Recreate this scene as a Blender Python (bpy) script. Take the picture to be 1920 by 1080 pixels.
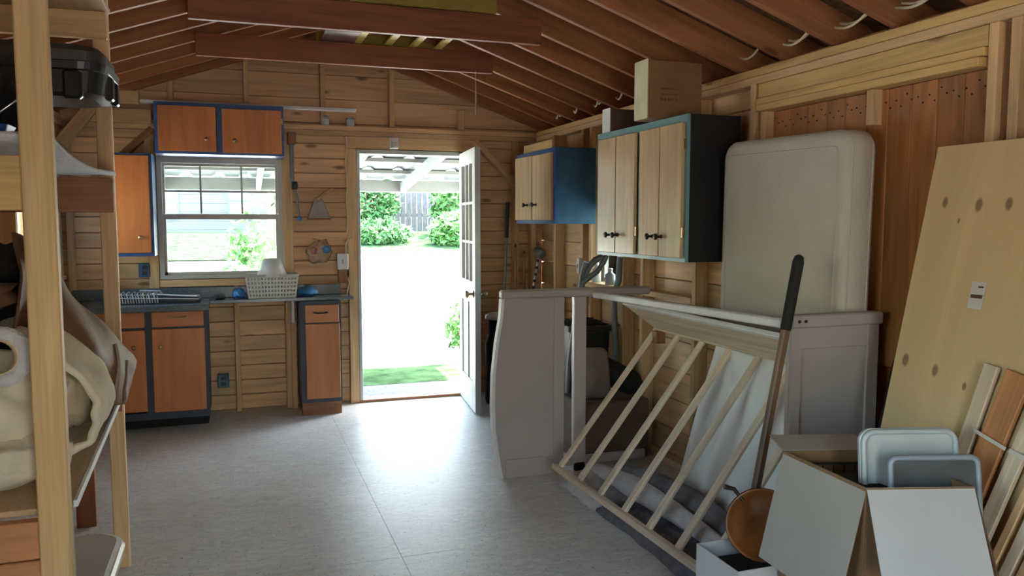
import bpy, math, random
from mathutils import Vector, Matrix, noise
random.seed(7)
for o in list(bpy.data.objects): bpy.data.objects.remove(o)
SC = bpy.context.scene
COL = SC.collection
# ------------------------------------------------------------------ camera, sky, sun, exposure
cd = bpy.data.cameras.new('camera'); cam = bpy.data.objects.new('camera', cd); COL.objects.link(cam)
cd.sensor_width = 36; cd.lens = 36 * 1504 / 1920; cd.clip_start = .05; cd.clip_end = 300
cam.location = (0, 0, 1.507); cam.rotation_euler = (math.radians(90 - 4.82), 0, math.radians(-19.03))
SC.camera = cam
W = bpy.data.worlds.new('sky'); SC.world = W; W.use_nodes = True
wn = W.node_tree; wn.nodes.clear()
sky = wn.nodes.new('ShaderNodeTexSky'); sky.sky_type = 'NISHITA'; sky.sun_disc = False
sky.sun_elevation = math.radians(62); sky.sun_rotation = math.radians(51); sky.air_density = 1.6; sky.dust_density = 3.0
bg = wn.nodes.new('ShaderNodeBackground'); bg.inputs['Strength'].default_value = .75
wo = wn.nodes.new('ShaderNodeOutputWorld')
wn.links.new(sky.outputs[0], bg.inputs[0]); wn.links.new(bg.outputs[0], wo.inputs[0])
sd = bpy.data.lights.new('sun', 'SUN'); sd.energy = 9.0; sd.angle = math.radians(.6); sd.color = (1, .95, .86)
sun = bpy.data.objects.new('sun', sd); COL.objects.link(sun)
sun.rotation_euler = Vector((.75, .6, 2.0)).to_track_quat('Z', 'Y').to_euler()
SC.view_settings.view_transform = 'Standard'; SC.view_settings.look = 'None'
SC.view_settings.exposure = 2.25; SC.view_settings.gamma = 1; SC.view_settings.use_curve_mapping = False

# ------------------------------------------------------------------ helpers: objects
WM = {}
def put(name, me, mat, parent=None, M=None, kind=None):
    o = bpy.data.objects.new(name, me); COL.objects.link(o)
    M = M or Matrix(); WM[o] = M
    if mat is not None and len(me.materials) == 0: me.materials.append(mat)
    if parent is not None:
        o.parent = parent; o.matrix_parent_inverse = WM[parent].inverted()
    o.matrix_basis = M
    if kind: o['kind'] = kind
    return o
def thing(name, label, cat, loc, group=None):
    o = bpy.data.objects.new(name, None); COL.objects.link(o); o.empty_display_size = .05
    o.location = loc; WM[o] = Matrix.Translation(loc)
    o['label'] = label; o['category'] = cat
    if group: o['group'] = group
    return o
def tag(o, label, cat, group=None, kind=None):
    o['label'] = label; o['category'] = cat
    if group: o['group'] = group
    if kind: o['kind'] = kind
    return o
def struct(name, loc=(0, 0, 0), label=None):
    o = bpy.data.objects.new(name, None); COL.objects.link(o); o.empty_display_size = .05
    o.location = loc; WM[o] = Matrix.Translation(loc); o['kind'] = 'structure'
    if label: o['label'] = label
    return o

def chamfer(sx, sy, sz, b):
    """centred chamfered box: verts, faces (44 triangles), plain box when b == 0"""
    hx, hy, hz = sx / 2, sy / 2, sz / 2
    S = [(i, j, k) for i in (-1, 1) for j in (-1, 1) for k in (-1, 1)]
    if b <= 0:
        v = [(i * hx, j * hy, k * hz) for i, j, k in S]
        return v, [(0, 1, 3, 2), (4, 6, 7, 5), (0, 4, 5, 1), (2, 3, 7, 6), (0, 2, 6, 4), (1, 5, 7, 3)]
    b = min(b, hx * .45, hy * .45, hz * .45)
    v = []; ix = {}
    for c in S:
        i, j, k = c
        for a in range(3):
            p = [i * (hx - b), j * (hy - b), k * (hz - b)]
            p[a] = c[a] * (hx, hy, hz)[a]
            ix[(c, a)] = len(v); v.append(tuple(p))
    f = []
    def face(ids):
        c = Vector((0, 0, 0))
        P = [Vector(v[t]) for t in ids]
        for p in P: c += p
        n = (P[1] - P[0]).cross(P[2] - P[0])
        f.append(tuple(ids) if n.dot(c) > 0 else tuple(reversed(ids)))
    for a in range(3):
        o1, o2 = [q for q in range(3) if q != a]
        for s in (-1, 1):
            ids = []
            for t1, t2 in ((-1, -1), (1, -1), (1, 1), (-1, 1)):
                c = [0, 0, 0]; c[a] = s; c[o1] = t1; c[o2] = t2
                ids.append(ix[(tuple(c), a)])
            face(ids)
        for t1 in (-1, 1):
            for t2 in (-1, 1):
                c0 = [0, 0, 0]; c0[a] = -1; c0[o1] = t1; c0[o2] = t2
                c1 = list(c0); c1[a] = 1
                c0, c1 = tuple(c0), tuple(c1)
                face([ix[(c0, o1)], ix[(c1, o1)], ix[(c1, o2)], ix[(c0, o2)]])
    for c in S: face([ix[(c, 0)], ix[(c, 1)], ix[(c, 2)]])
    return v, f

BM = {}
def beam(name, p0, p1, w, h, mat, parent=None, up=(0, 0, 1), bev=.003, kind=None):
    """timber from p0 to p1 (centre line), w across, h along 'up'; local X is the grain"""
    p0, p1 = Vector(p0), Vector(p1); d = p1 - p0; L = d.length; x = d / L
    u = Vector(up); u = (u - x * u.dot(x)).normalized(); s = u.cross(x)
    key = (round(L, 3), round(w, 4), round(h, 4), bev, mat.name)
    if key not in BM:
        v, f = chamfer(L, w, h, bev); me = bpy.data.meshes.new(name); me.from_pydata(v, [], f); me.materials.append(mat); BM[key] = me
    M = Matrix((x, s, u)).transposed().to_4x4(); M.translation = (p0 + p1) / 2
    return put(name, BM[key], mat, parent, M, kind)
def slab(name, x0, x1, y0, y1, z0, z1, mat, parent=None, grain='x', bev=.003, kind=None):
    """axis-aligned board or panel, grain along the given axis"""
    c = ((x0 + x1) / 2, (y0 + y1) / 2, (z0 + z1) / 2)
    if grain == 'x': return beam(name, (x0, c[1], c[2]), (x1, c[1], c[2]), y1 - y0, z1 - z0, mat, parent, (0, 0, 1), bev, kind)
    if grain == 'y': return beam(name, (c[0], y0, c[2]), (c[0], y1, c[2]), x1 - x0, z1 - z0, mat, parent, (0, 0, 1), bev, kind)
    return beam(name, (c[0], c[1], z0), (c[0], c[1], z1), x1 - x0, y1 - y0, mat, parent, (0, 1, 0), bev, kind)

class MB:
    def __init__(s): s.v = []; s.f = []; s.sm = []
    def add(s, v, f, sm=False):
        n = len(s.v); s.v += [tuple(p) for p in v]; s.f += [tuple(i + n for i in q) for q in f]; s.sm += [sm] * len(f); return s
    def box(s, x0, x1, y0, y1, z0, z1, b=0):
        v, f = chamfer(x1 - x0, y1 - y0, z1 - z0, b); c = ((x0 + x1) / 2, (y0 + y1) / 2, (z0 + z1) / 2)
        return s.add([(p[0] + c[0], p[1] + c[1], p[2] + c[2]) for p in v], f)
    def bar(s, p0, p1, w, h, up=(0, 0, 1), b=0):
        p0, p1 = Vector(p0), Vector(p1); d = p1 - p0; L = d.length; x = d / L
        u = Vector(up); u = (u - x * u.dot(x)).normalized(); q = u.cross(x); c = (p0 + p1) / 2
        v, f = chamfer(L, w, h, b)
        return s.add([c + x * a + q * e + u * g for a, e, g in v], f)
    def tube(s, path, r, n=8, cap=True):
        P = [Vector(p) for p in path]; m = len(P); R = r if isinstance(r, (list, tuple)) else [r] * m
        t0 = (P[1] - P[0]).normalized(); a = Vector((0, 0, 1)) if abs(t0.z) < .9 else Vector((1, 0, 0))
        u = (a - t0 * a.dot(t0)).normalized(); v = []; f = []
        for i in range(m):
            t = (P[min(i + 1, m - 1)] - P[max(i - 1, 0)]).normalized()
            u = (u - t * u.dot(t)).normalized(); w = t.cross(u)
            for k in range(n):
                an = 2 * math.pi * k / n; v.append(P[i] + (u * math.cos(an) + w * math.sin(an)) * R[i])
        for i in range(m - 1):
            for k in range(n): f.append((i * n + k, i * n + (k + 1) % n, (i + 1) * n + (k + 1) % n, (i + 1) * n + k))
        s.add(v, f, True)
        if cap: s.add(v[:n], [tuple(reversed(range(n)))]); s.add(v[-n:], [tuple(range(n))])
        return s
    def lathe(s, prof, c=(0, 0, 0), n=16, axis=(0, 0, 1), sm=True, cap=True):
        z = Vector(axis).normalized(); a = Vector((1, 0, 0)) if abs(z.x) < .9 else Vector((0, 1, 0))
        x = (a - z * a.dot(z)).normalized(); y = z.cross(x); c = Vector(c); v = []; f = []
        for r, h in prof:
            for k in range(n):
                an = 2 * math.pi * k / n; v.append(c + x * (r * math.cos(an)) + y * (r * math.sin(an)) + z * h)
        for i in range(len(prof) - 1):
            for k in range(n): f.append((i * n + k, i * n + (k + 1) % n, (i + 1) * n + (k + 1) % n, (i + 1) * n + k))
        if cap: f.append(tuple(reversed(range(n)))); f.append(tuple(range((len(prof) - 1) * n, len(prof) * n)))
        return s.add(v, f, sm)
    def prism(s, poly, axis, a, b):
        """poly: 2D points in the two other axes (in x,y,z order), extruded along axis from a to b"""
        def P(p, t): return {'x': (t, p[0], p[1]), 'y': (p[0], t, p[1]), 'z': (p[0], p[1], t)}[axis]
        n = len(poly); v = [P(p, a) for p in poly] + [P(p, b) for p in poly]
        f = [tuple(range(n)), tuple(reversed(range(n, 2 * n)))] + [(i, i + n, (i + 1) % n + n, (i + 1) % n) for i in range(n)]
        return s.add(v, f)
    def grid(s, fn, nu, nv, sm=True, wrap=False):
        v = [fn(i / nu, j / nv) for j in range(nv + 1) for i in range(nu + 1)]
        f = [(j * (nu + 1) + i, j * (nu + 1) + i + 1, (j + 1) * (nu + 1) + i + 1, (j + 1) * (nu + 1) + i) for j in range(nv) for i in range(nu)]
        return s.add(v, f, sm)
    def blob(s, c, r, seed=0, amp=.15, fr=2.0, nu=20, nv=12, flat=None, sq=1.0):
        """lumpy closed ellipsoid; flat = lowest z"""
        def pw(t): return math.copysign(abs(t) ** sq, t)
        v = []; f = []
        for j in range(nv + 1):
            th = math.pi * j / nv
            for i in range(nu):
                ph = 2 * math.pi * i / nu
                d = Vector((pw(math.sin(th)) * pw(math.cos(ph)), pw(math.sin(th)) * pw(math.sin(ph)), pw(math.cos(th))))
                k = 1 + amp * noise.noise(d * fr + Vector((seed * 3.1, seed * 1.7, seed))) + amp * .5 * noise.noise(d * fr * 2.7 + Vector((seed, 5, 2)))
                p = Vector(c) + Vector((d.x * r[0], d.y * r[1], d.z * r[2])) * k
                if flat is not None: p.z = max(p.z, flat)
                v.append(p)
        for j in range(nv):
            for i in range(nu): f.append((j * nu + i, (j + 1) * nu + i, (j + 1) * nu + (i + 1) % nu, j * nu + (i + 1) % nu))
        return s.add(v, f, True)
    def build(s, name, mat, parent=None, kind=None, solid=0, sub=0, origin=None):
        V = [Vector(p) for p in s.v]
        if origin is None:
            lo = [min(p[i] for p in V) for i in range(3)]; hi = [max(p[i] for p in V) for i in range(3)]
            origin = ((lo[0] + hi[0]) / 2, (lo[1] + hi[1]) / 2, lo[2])
        O = Vector(origin)
        me = bpy.data.meshes.new(name); me.from_pydata([p - O for p in V], [], s.f)
        me.polygons.foreach_set('use_smooth', s.sm); me.update()
        o = put(name, me, mat, parent, Matrix.Translation(O), kind)
        if solid: m = o.modifiers.new('thickness', 'SOLIDIFY'); m.thickness = solid; m.offset = 0
        if sub: m = o.modifiers.new('smooth', 'SUBSURF'); m.levels = m.render_levels = sub
        return o

# ------------------------------------------------------------------ helpers: materials
MT = {}
def nt(name):
    m = bpy.data.materials.new(name); m.use_nodes = True; t = m.node_tree; b = t.nodes['Principled BSDF']; return m, t, b
def N(t, ty, **k):
    n = t.nodes.new(ty)
    for a, b in k.items(): setattr(n, a, b)
    return n
def ramp(t, stops):
    r = N(t, 'ShaderNodeValToRGB'); e = r.color_ramp.elements
    while len(e) < len(stops): e.new(.5)
    for q, (p, c) in zip(e, stops): q.position = p; q.color = (*c, 1)
    return r
def mul(c, k): return tuple(min(1, x * k) for x in c)
def coords(t, scale, rnd=True):
    tc = N(t, 'ShaderNodeTexCoord'); mp = N(t, 'ShaderNodeMapping'); mp.inputs['Scale'].default_value = scale
    t.links.new(tc.outputs['Object'], mp.inputs['Vector'])
    if not rnd: return mp.outputs[0]
    oi = N(t, 'ShaderNodeObjectInfo'); m = N(t, 'ShaderNodeVectorMath', operation='SCALE'); m.inputs[0].default_value = (37, 51, 23)
    t.links.new(oi.outputs['Random'], m.inputs['Scale'])
    a = N(t, 'ShaderNodeVectorMath', operation='ADD'); t.links.new(mp.outputs[0], a.inputs[0]); t.links.new(m.outputs[0], a.inputs[1])
    return a.outputs[0]
def wood(name, col, dark=.62, rough=.6, grain=1.0, knots=.5, vary=.25, kscale=1.0, fine=.28):
    m, t, b = nt(name); L = t.links.new
    v1 = coords(t, (1.3 * grain, 14 * grain, 14 * grain)); v2 = coords(t, (2.5, 130, 130)); v3 = coords(t, (3.2 * kscale, 9 * kscale, 9 * kscale))
    n1 = N(t, 'ShaderNodeTexNoise'); n1.inputs['Scale'].default_value = 1; n1.inputs['Detail'].default_value = 4; n1.inputs['Distortion'].default_value = 1.2; L(v1, n1.inputs['Vector'])
    n2 = N(t, 'ShaderNodeTexNoise'); n2.inputs['Scale'].default_value = 1; n2.inputs['Detail'].default_value = 2; L(v2, n2.inputs['Vector'])
    r1 = ramp(t, [(.3, mul(col, dark)), (.5, col), (.72, mul(col, 1.18))]); L(n1.outputs['Fac'], r1.inputs[0])
    mx = N(t, 'ShaderNodeMix', data_type='RGBA', blend_type='MULTIPLY'); mx.inputs[0].default_value = fine
    r2 = ramp(t, [(.35, (.6, .55, .5)), (.6, (1, 1, 1))]); L(n2.outputs['Fac'], r2.inputs[0])
    L(r1.outputs[0], mx.inputs[6]); L(r2.outputs[0], mx.inputs[7])
    out = mx.outputs[2]
    if knots:
        vo = N(t, 'ShaderNodeTexVoronoi'); vo.inputs['Scale'].default_value = 1; vo.inputs['Randomness'].default_value = 1; L(v3, vo.inputs['Vector'])
        rk = ramp(t, [(0, (1, 1, 1)), (.10, (.8, .8, .8)), (.19, (0, 0, 0))]); L(vo.outputs['Distance'], rk.inputs[0])
        sp = N(t, 'ShaderNodeSeparateColor'); L(vo.outputs['Color'], sp.inputs[0])
        gt = N(t, 'ShaderNodeMath', operation='LESS_THAN'); gt.inputs[1].default_value = knots; L(sp.outputs[0], gt.inputs[0])
        mm = N(t, 'ShaderNodeMath', operation='MULTIPLY'); L(rk.outputs[0], mm.inputs[0]); L(gt.outputs[0], mm.inputs[1])
        mk = N(t, 'ShaderNodeMix', data_type='RGBA'); L(mm.outputs[0], mk.inputs[0]); L(out, mk.inputs[6]); mk.inputs[7].default_value = (*mul((col[0], col[1] * .7, col[2] * .6), .28), 1)
        out = mk.outputs[2]
    oi = N(t, 'ShaderNodeObjectInfo'); mr = N(t, 'ShaderNodeMapRange'); mr.inputs[3].default_value = 1 - vary; mr.inputs[4].default_value = 1 + vary * .6; L(oi.outputs['Random'], mr.inputs[0])
    hs = N(t, 'ShaderNodeHueSaturation'); L(mr.outputs[0], hs.inputs['Value']); L(out, hs.inputs['Color'])
    L(hs.outputs[0], b.inputs['Base Color']); b.inputs['Roughness'].default_value = rough
    bu = N(t, 'ShaderNodeBump'); bu.inputs['Strength'].default_value = .12; bu.inputs['Distance'].default_value = .004; L(n2.outputs['Fac'], bu.inputs['Height']); L(bu.outputs[0], b.inputs['Normal'])
    MT[name] = m; return m
def plain(name, col, rough=.6, metal=0, var=.12, scale=12, bump=0, coat=0, spec=None, stretch=(1, 1, 1), bscale=None):
    m, t, b = nt(name); L = t.links.new
    v = coords(t, stretch); n = N(t, 'ShaderNodeTexNoise'); n.inputs['Scale'].default_value = scale; n.inputs['Detail'].default_value = 4; L(v, n.inputs['Vector'])
    r = ramp(t, [(.3, mul(col, 1 - var)), (.7, mul(col, 1 + var))]); L(n.outputs['Fac'], r.inputs[0]); L(r.outputs[0], b.inputs['Base Color'])
    b.inputs['Roughness'].default_value = rough; b.inputs['Metallic'].default_value = metal
    if coat: b.inputs['Coat Weight'].default_value = coat
    if spec is not None: b.inputs['Specular IOR Level'].default_value = spec
    if bump:
        n2 = N(t, 'ShaderNodeTexNoise'); n2.inputs['Scale'].default_value = bscale or scale * 3; n2.inputs['Detail'].default_value = 3; L(v, n2.inputs['Vector'])
        bu = N(t, 'ShaderNodeBump'); bu.inputs['Strength'].default_value = bump; bu.inputs['Distance'].default_value = .01; L(n2.outputs['Fac'], bu.inputs['Height']); L(bu.outputs[0], b.inputs['Normal'])
    MT[name] = m; return m
def osb(name, c0, c1, speck, rough):
    m, t, b = nt(name); L = t.links.new
    tc = N(t, 'ShaderNodeTexCoord'); geo = N(t, 'ShaderNodeNewGeometry')
    vo = N(t, 'ShaderNodeTexVoronoi'); vo.inputs['Scale'].default_value = 1; 
    mp = N(t, 'ShaderNodeMapping'); mp.inputs['Scale'].default_value = (26, 62, 40); mp.inputs['Rotation'].default_value = (0, 0, .5); L(geo.outputs['Position'], mp.inputs[0])
    nz = N(t, 'ShaderNodeTexNoise'); nz.inputs['Scale'].default_value = 9; L(geo.outputs['Position'], nz.inputs['Vector'])
    ad = N(t, 'ShaderNodeMix', data_type='VECTOR'); ad.inputs[0].default_value = .12
    sc = N(t, 'ShaderNodeVectorMath', operation='SCALE'); sc.inputs['Scale'].default_value = 30; L(nz.outputs['Color'], sc.inputs[0])
    L(mp.outputs[0], ad.inputs[4]); L(sc.outputs[0], ad.inputs[5]); L(ad.outputs[1], vo.inputs['Vector'])
    sp = N(t, 'ShaderNodeSeparateColor'); L(vo.outputs['Color'], sp.inputs[0])
    r = ramp(t, [(0, c0), (.8, c1), (.95, c1), (1, mul(c1, 1.1))]); L(sp.outputs[0], r.inputs[0])
    n2 = N(t, 'ShaderNodeTexNoise'); n2.inputs['Scale'].default_value = 70; n2.inputs['Detail'].default_value = 3; L(geo.outputs['Position'], n2.inputs['Vector'])
    rs = ramp(t, [(.30, (1, 1, 1)), (.37, (0, 0, 0))]); L(n2.outputs['Fac'], rs.inputs[0])
    mx = N(t, 'ShaderNodeMix', data_type='RGBA'); L(rs.outputs[0], mx.inputs[0]); L(r.outputs[0], mx.inputs[6]); mx.inputs[7].default_value = (*speck, 1)
    n3 = N(t, 'ShaderNodeTexNoise'); n3.inputs['Scale'].default_value = 1.3; n3.inputs['Detail'].default_value = 4; L(geo.outputs['Position'], n3.inputs['Vector'])
    rb = ramp(t, [(.35, (.82, .80, .78)), (.65, (1, 1, 1))]); L(n3.outputs['Fac'], rb.inputs[0])
    my = N(t, 'ShaderNodeMix', data_type='RGBA', blend_type='MULTIPLY'); my.inputs[0].default_value = 1; L(mx.outputs[2], my.inputs[6]); L(rb.outputs[0], my.inputs[7])
    L(my.outputs[2], b.inputs['Base Color']); b.inputs['Roughness'].default_value = rough
    bu = N(t, 'ShaderNodeBump'); bu.inputs['Strength'].default_value = .25; bu.inputs['Distance'].default_value = .003; L(sp.outputs[1], bu.inputs['Height']); L(bu.outputs[0], b.inputs['Normal'])
    MT[name] = m; return m
def glass(name, tint=(.95, .98, .97)):
    m = bpy.data.materials.new(name); m.use_nodes = True; t = m.node_tree; t.nodes.clear()
    o = N(t, 'ShaderNodeOutputMaterial'); mx = N(t, 'ShaderNodeMixShader'); tr = N(t, 'ShaderNodeBsdfTransparent'); gl = N(t, 'ShaderNodeBsdfGlossy')
    tr.inputs[0].default_value = (*tint, 1); gl.inputs['Roughness'].default_value = .02
    lw = N(t, 'ShaderNodeLayerWeight'); lw.inputs['Blend'].default_value = .25
    t.links.new(lw.outputs['Fresnel'], mx.inputs[0]); t.links.new(tr.outputs[0], mx.inputs[1]); t.links.new(gl.outputs[0], mx.inputs[2]); t.links.new(mx.outputs[0], o.inputs[0])
    MT[name] = m; return m

RAFT = wood('rafter_timber', (0.331, 0.126, 0.047), .7, .65, knots=.3, vary=.15)
TIE = wood('tie_timber', (0.272, 0.080, 0.032), .7, .6, knots=.15, vary=.1)
STUD = wood('stud_timber', (0.699, 0.460, 0.230), .78, .6, knots=.2, vary=.15)
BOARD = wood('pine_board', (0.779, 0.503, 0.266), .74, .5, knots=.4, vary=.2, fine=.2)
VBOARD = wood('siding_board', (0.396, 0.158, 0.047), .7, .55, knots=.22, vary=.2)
POST = wood('post_pine', (0.681, 0.460, 0.202), .8, .55, knots=.16, vary=.08)
HEAD = wood('header_pine', (.68, .44, .165), .78, .6, knots=.5, vary=.1)
DARKW = wood('dark_timber', (.33, .14, .06), .65, .6, knots=.2, vary=.1)
CABW = wood('cabinet_veneer', (0.522, 0.180, 0.050), .85, .38, grain=.9, knots=0, vary=.08, fine=.14)
CABL = wood('pale_veneer', (0.608, 0.427, 0.237), .9, .2, grain=.9, knots=0, vary=.08, fine=.12)
SLAT = wood('slat_pine', (.76, .61, .44), .82, .55, knots=.06, vary=.08)
PLY = wood('plywood_sheet', (0.648, 0.468, 0.243), .92, .6, grain=.3, knots=0, vary=.02, fine=.08)
def add_knots(m, spots, col):
    t = m.node_tree; L = t.links.new; b = t.nodes['Principled BSDF']; src = b.inputs['Base Color'].links[0].from_socket
    tc = N(t, 'ShaderNodeTexCoord'); acc = None
    for x, y, r in spots:
        mp = N(t, 'ShaderNodeMapping'); mp.vector_type = 'POINT'; mp.inputs['Location'].default_value = (-x * 1 / (r * 1.7), -y / r, 0); mp.inputs['Scale'].default_value = (1 / (r * 1.7), 1 / r, 0)
        L(tc.outputs['Object'], mp.inputs[0]); ln = N(t, 'ShaderNodeVectorMath', operation='LENGTH'); L(mp.outputs[0], ln.inputs[0])
        mr = N(t, 'ShaderNodeMapRange'); mr.interpolation_type = 'SMOOTHSTEP'; mr.inputs[1].default_value = .55; mr.inputs[2].default_value = 1.15; mr.inputs[3].default_value = .85; mr.inputs[4].default_value = 0; L(ln.outputs['Value'], mr.inputs[0])
        if acc is None: acc = mr.outputs[0]
        else:
            mm = N(t, 'ShaderNodeMath', operation='MAXIMUM'); L(acc, mm.inputs[0]); L(mr.outputs[0], mm.inputs[1]); acc = mm.outputs[0]
    mx = N(t, 'ShaderNodeMix', data_type='RGBA'); L(acc, mx.inputs[0]); L(src, mx.inputs[6]); mx.inputs[7].default_value = (*col, 1); L(mx.outputs[2], b.inputs['Base Color'])
PLYS = wood('shelf_plywood', (.52, .36, .20), .8, .65, grain=.4, knots=.1, vary=.1)
REDW = wood('reddish_board', (.56, .25, .10), .75, .5, knots=.1, vary=.1)
POLEW = wood('worn_handle_wood', (.17, .095, .058), .6, .5, knots=0, vary=.1)
FLOOR = osb('painted_strand_board', (.64, .655, .64), (.77, .78, .75), (.27, .23, .18), .43)
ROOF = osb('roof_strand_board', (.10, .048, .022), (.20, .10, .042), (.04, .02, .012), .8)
BLUE = plain('blue_paint', (.018, .085, .27), .35, var=.2)
NAVY = plain('navy_paint', (.022, .034, .062), .45, var=.2)
TEAL = plain('blue_side_paint', (.025, .10, .185), .32, var=.2)
BLACK = plain('black_plastic', (.012, .013, .014), .32, var=.3)
BLACKM = plain('black_matte', (.012, .011, .011), .8, var=.3)
BLACKP = plain('black_cabinet_paint', (.008, .008, .010), .6, var=.3)
WHITEP = plain('white_paint', (.66, .66, .64), .4, var=.05)
CRIB = plain('crib_paint', (0.459, 0.402, 0.377), .42, var=.04, scale=3)
CRIBW = plain('white_lit_edge', (.80, .80, .79), .4, var=.04)  # lighter crib paint where door light catches edges; plain white on shelf strip
DOORP = plain('door_paint', (0.527, 0.561, 0.535), .4, var=.05)
VINYL = plain('window_vinyl', (.50, .49, .44), .45, var=.05)
MATTR = plain('mattress_fabric', (0.529, 0.504, 0.420), .75, var=.05, scale=5, bump=.25, bscale=60)
MATSIDE = plain('mattress_shaded_side', (.50, .41, .34), .8, var=.05, scale=5, bump=.15, bscale=80)  # mattress fabric in its shaded tone; not used
SHEET = plain('white_sheet', (.86, .86, .83), .75, var=.05, scale=4)
CREAM = plain('cream_cotton', (.66, .53, .36), .85, var=.12, scale=7, bump=.3, bscale=18)
CREAMW = plain('white_cotton', (.70, .61, .46), .85, var=.10, scale=7, bump=.3, bscale=18)
LEATHER = plain('brown_leather', (.17, .085, .05), .6, spec=.25, var=.2, scale=6, bump=.25, bscale=26)
LEATHE = plain('leather_edge', (.30, .21, .15), .6, var=.15)
GREYT = plain('grey_towel', (.15, .14, .155), .95, var=.25, scale=20, bump=.5, bscale=120)
WHITET = plain('white_towel', (.58, .57, .57), .95, var=.1, scale=20, bump=.5, bscale=120)
CARD = plain('brown_cardboard', (0.230, 0.123, 0.055), .8, var=.1, scale=8)
CARDD = plain('dark_cardboard', (.12, .075, .05), .8, var=.15, scale=8)
CARDW = plain('white_cardboard', (0.532, 0.522, 0.503), .6, var=.05, scale=4)
CARDT = plain('tan_white_cardboard', (0.399, 0.365, 0.306), .65, var=.06, scale=3)
CREAMB = plain('lit_cardboard', (.62, .56, .36), .7, var=.1, scale=9)
METAL = plain('steel', (.55, .55, .56), .3, 1, var=.1)
BRASS = plain('aged_brass', (.42, .30, .16), .35, 1, var=.2)
DKMET = plain('dark_bronze', (.03, .025, .02), .4, .6, var=.2)
GREYM = plain('grey_tube_paint', (.16, .18, .185), .45, .2, var=.15)
LIDW = plain('translucent_plastic', (0.495, 0.558, 0.558), .3, var=.06)
LIDG = plain('grey_plastic', (.30, .36, .40), .35, var=.1)
LIDD = plain('dark_tray_plastic', (.085, .095, .10), .45, var=.2)
TUBP = plain('milky_tub_plastic', (.62, .56, .45), .4, var=.08, scale=4)
BASK = plain('basket_plastic', (.60, .58, .52), .45, var=.06)
BLUEP = plain('blue_plastic', (.05, .22, .50), .4, var=.3, scale=20)
COUNT = plain('counter_laminate', (.105, .13, .145), .22, var=.4, scale=160)
YEL = plain('yellow_fibreglass', (.52, .40, .085), .45, var=.15)
YELD = plain('yellow_fibreglass_dark', (.30, .23, .04), .5, var=.15)
CABLE = plain('cream_cable', (.66, .56, .40), .5, var=.08)
PANI = plain('copper_pan_coating', (.24, .085, .025), .3, .15, var=.35, scale=9)
GREYB = plain('grey_bag_fabric', (.20, .165, .145), .85, var=.12, scale=9, bump=.2)
WHITEC = plain('concrete_slab', (.78, .77, .74), .8, var=.08, scale=3)
GRASS = plain('lawn_grass', (.045, .085, .038), .9, spec=0, var=.4, scale=6, bump=.5)
DRYG = plain('sunlit_gravel_drive', (.60, .59, .54), .9, var=.15, scale=18, bump=.4)
GRAV = plain('grey_gravel', (.075, .085, .10), .85, var=.6, scale=45, bump=.8)
LEAF = plain('leaf_green', (0.056, 0.152, 0.048), .6, spec=.12, var=.5, scale=30)
LEAF2 = plain('leaf_bright', (0.096, 0.232, 0.064), .6, spec=.12, var=.4, scale=30)
BARK = plain('grey_bark', (.20, .15, .11), .9, var=.3)
FENCE = plain('weathered_fence', (0.160, 0.148, 0.144), .85, var=.2, scale=10)
HOUSE = plain('pale_siding', (.22, .215, .205), .7, var=.05)
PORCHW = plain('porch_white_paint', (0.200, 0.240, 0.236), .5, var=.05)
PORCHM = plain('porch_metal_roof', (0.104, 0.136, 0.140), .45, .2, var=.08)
TAPEW = plain('strap_tape', (.62, .56, .48), .6, var=.05)
LABELP = plain('paper_label', (.62, .58, .52), .7, var=.04)
INK = plain('brown_ink', (.10, .05, .03), .7, var=.1)
SOIL = plain('bare_earth', (.42, .37, .31), .95, var=.2)
GLASS = glass('window_glass', (.93, .97, .96))
JARG = plain('clear_jar', (.62, .66, .66), .1, var=.05)

# ------------------------------------------------------------------ room dimensions (metres; X across, Y away from the camera)
XL, XR, YB, YF = -1.16, 2.50, 6.60, -1.30       # inner stud faces
SLOPE, RX, ZE = .345, .67, 2.29
def zr(x): return ZE + SLOPE * (1.83 - abs(x - RX))          # underside of the rafters

# ------------------------------------------------------------------ floor
fl = struct('floor', (0, 0, 0), 'grey painted strand board floor with worn specks and sheet seams')
xs = [-1.25, -.55, .67, 1.89, 2.59]; ys = [-1.4, 1.02, 3.46, 5.90, 6.7]
for i in range(4):
    for j in range(4):
        slab('floor_panel', xs[i] + .0005, xs[i + 1] - .0005, ys[j] + .0005, ys[j + 1] - .0005, -.02, 0, FLOOR, fl, 'y', .0008)
MB().box(-1.25, 2.6, -1.4, 6.7, -.12, -.021).build('subfloor', DARKW, fl)

# ------------------------------------------------------------------ back wall
wb = struct('wall_back', (.67, YB, 0), 'gable wall of horizontal pine boards behind open studs')
WX0, WX1, WZ0, WZ1 = -.545, .365, 1.06, 1.99          # window opening
DX0, DX1, DZ1 = .95, 1.87, 2.065                     # door opening
z = 0.0; k = 0
while z < 2.27:
    h = min(.118, 2.29 - z)
    cuts = [(XL - .09, XR + .09)]
    for (a, b, c, d) in ((WX0, WX1, WZ0, WZ1), (DX0, DX1, -.1, DZ1)):
        if z + h > c + .02 and z < d - .02:
            nc = []
            for s0, s1 in cuts:
                if a > s0: nc.append((s0, min(a, s1)))
                if b < s1: nc.append((max(b, s0), s1))
            cuts = [q for q in nc if q[1] - q[0] > .02]
    for s0, s1 in cuts:
        slab('board', s0, s1, YB + .09 + random.uniform(0, .003), YB + .112, z + .002, z + h - .002, BOARD, wb, 'x', .005)
    z += h; k += 1
z = 2.29
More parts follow.
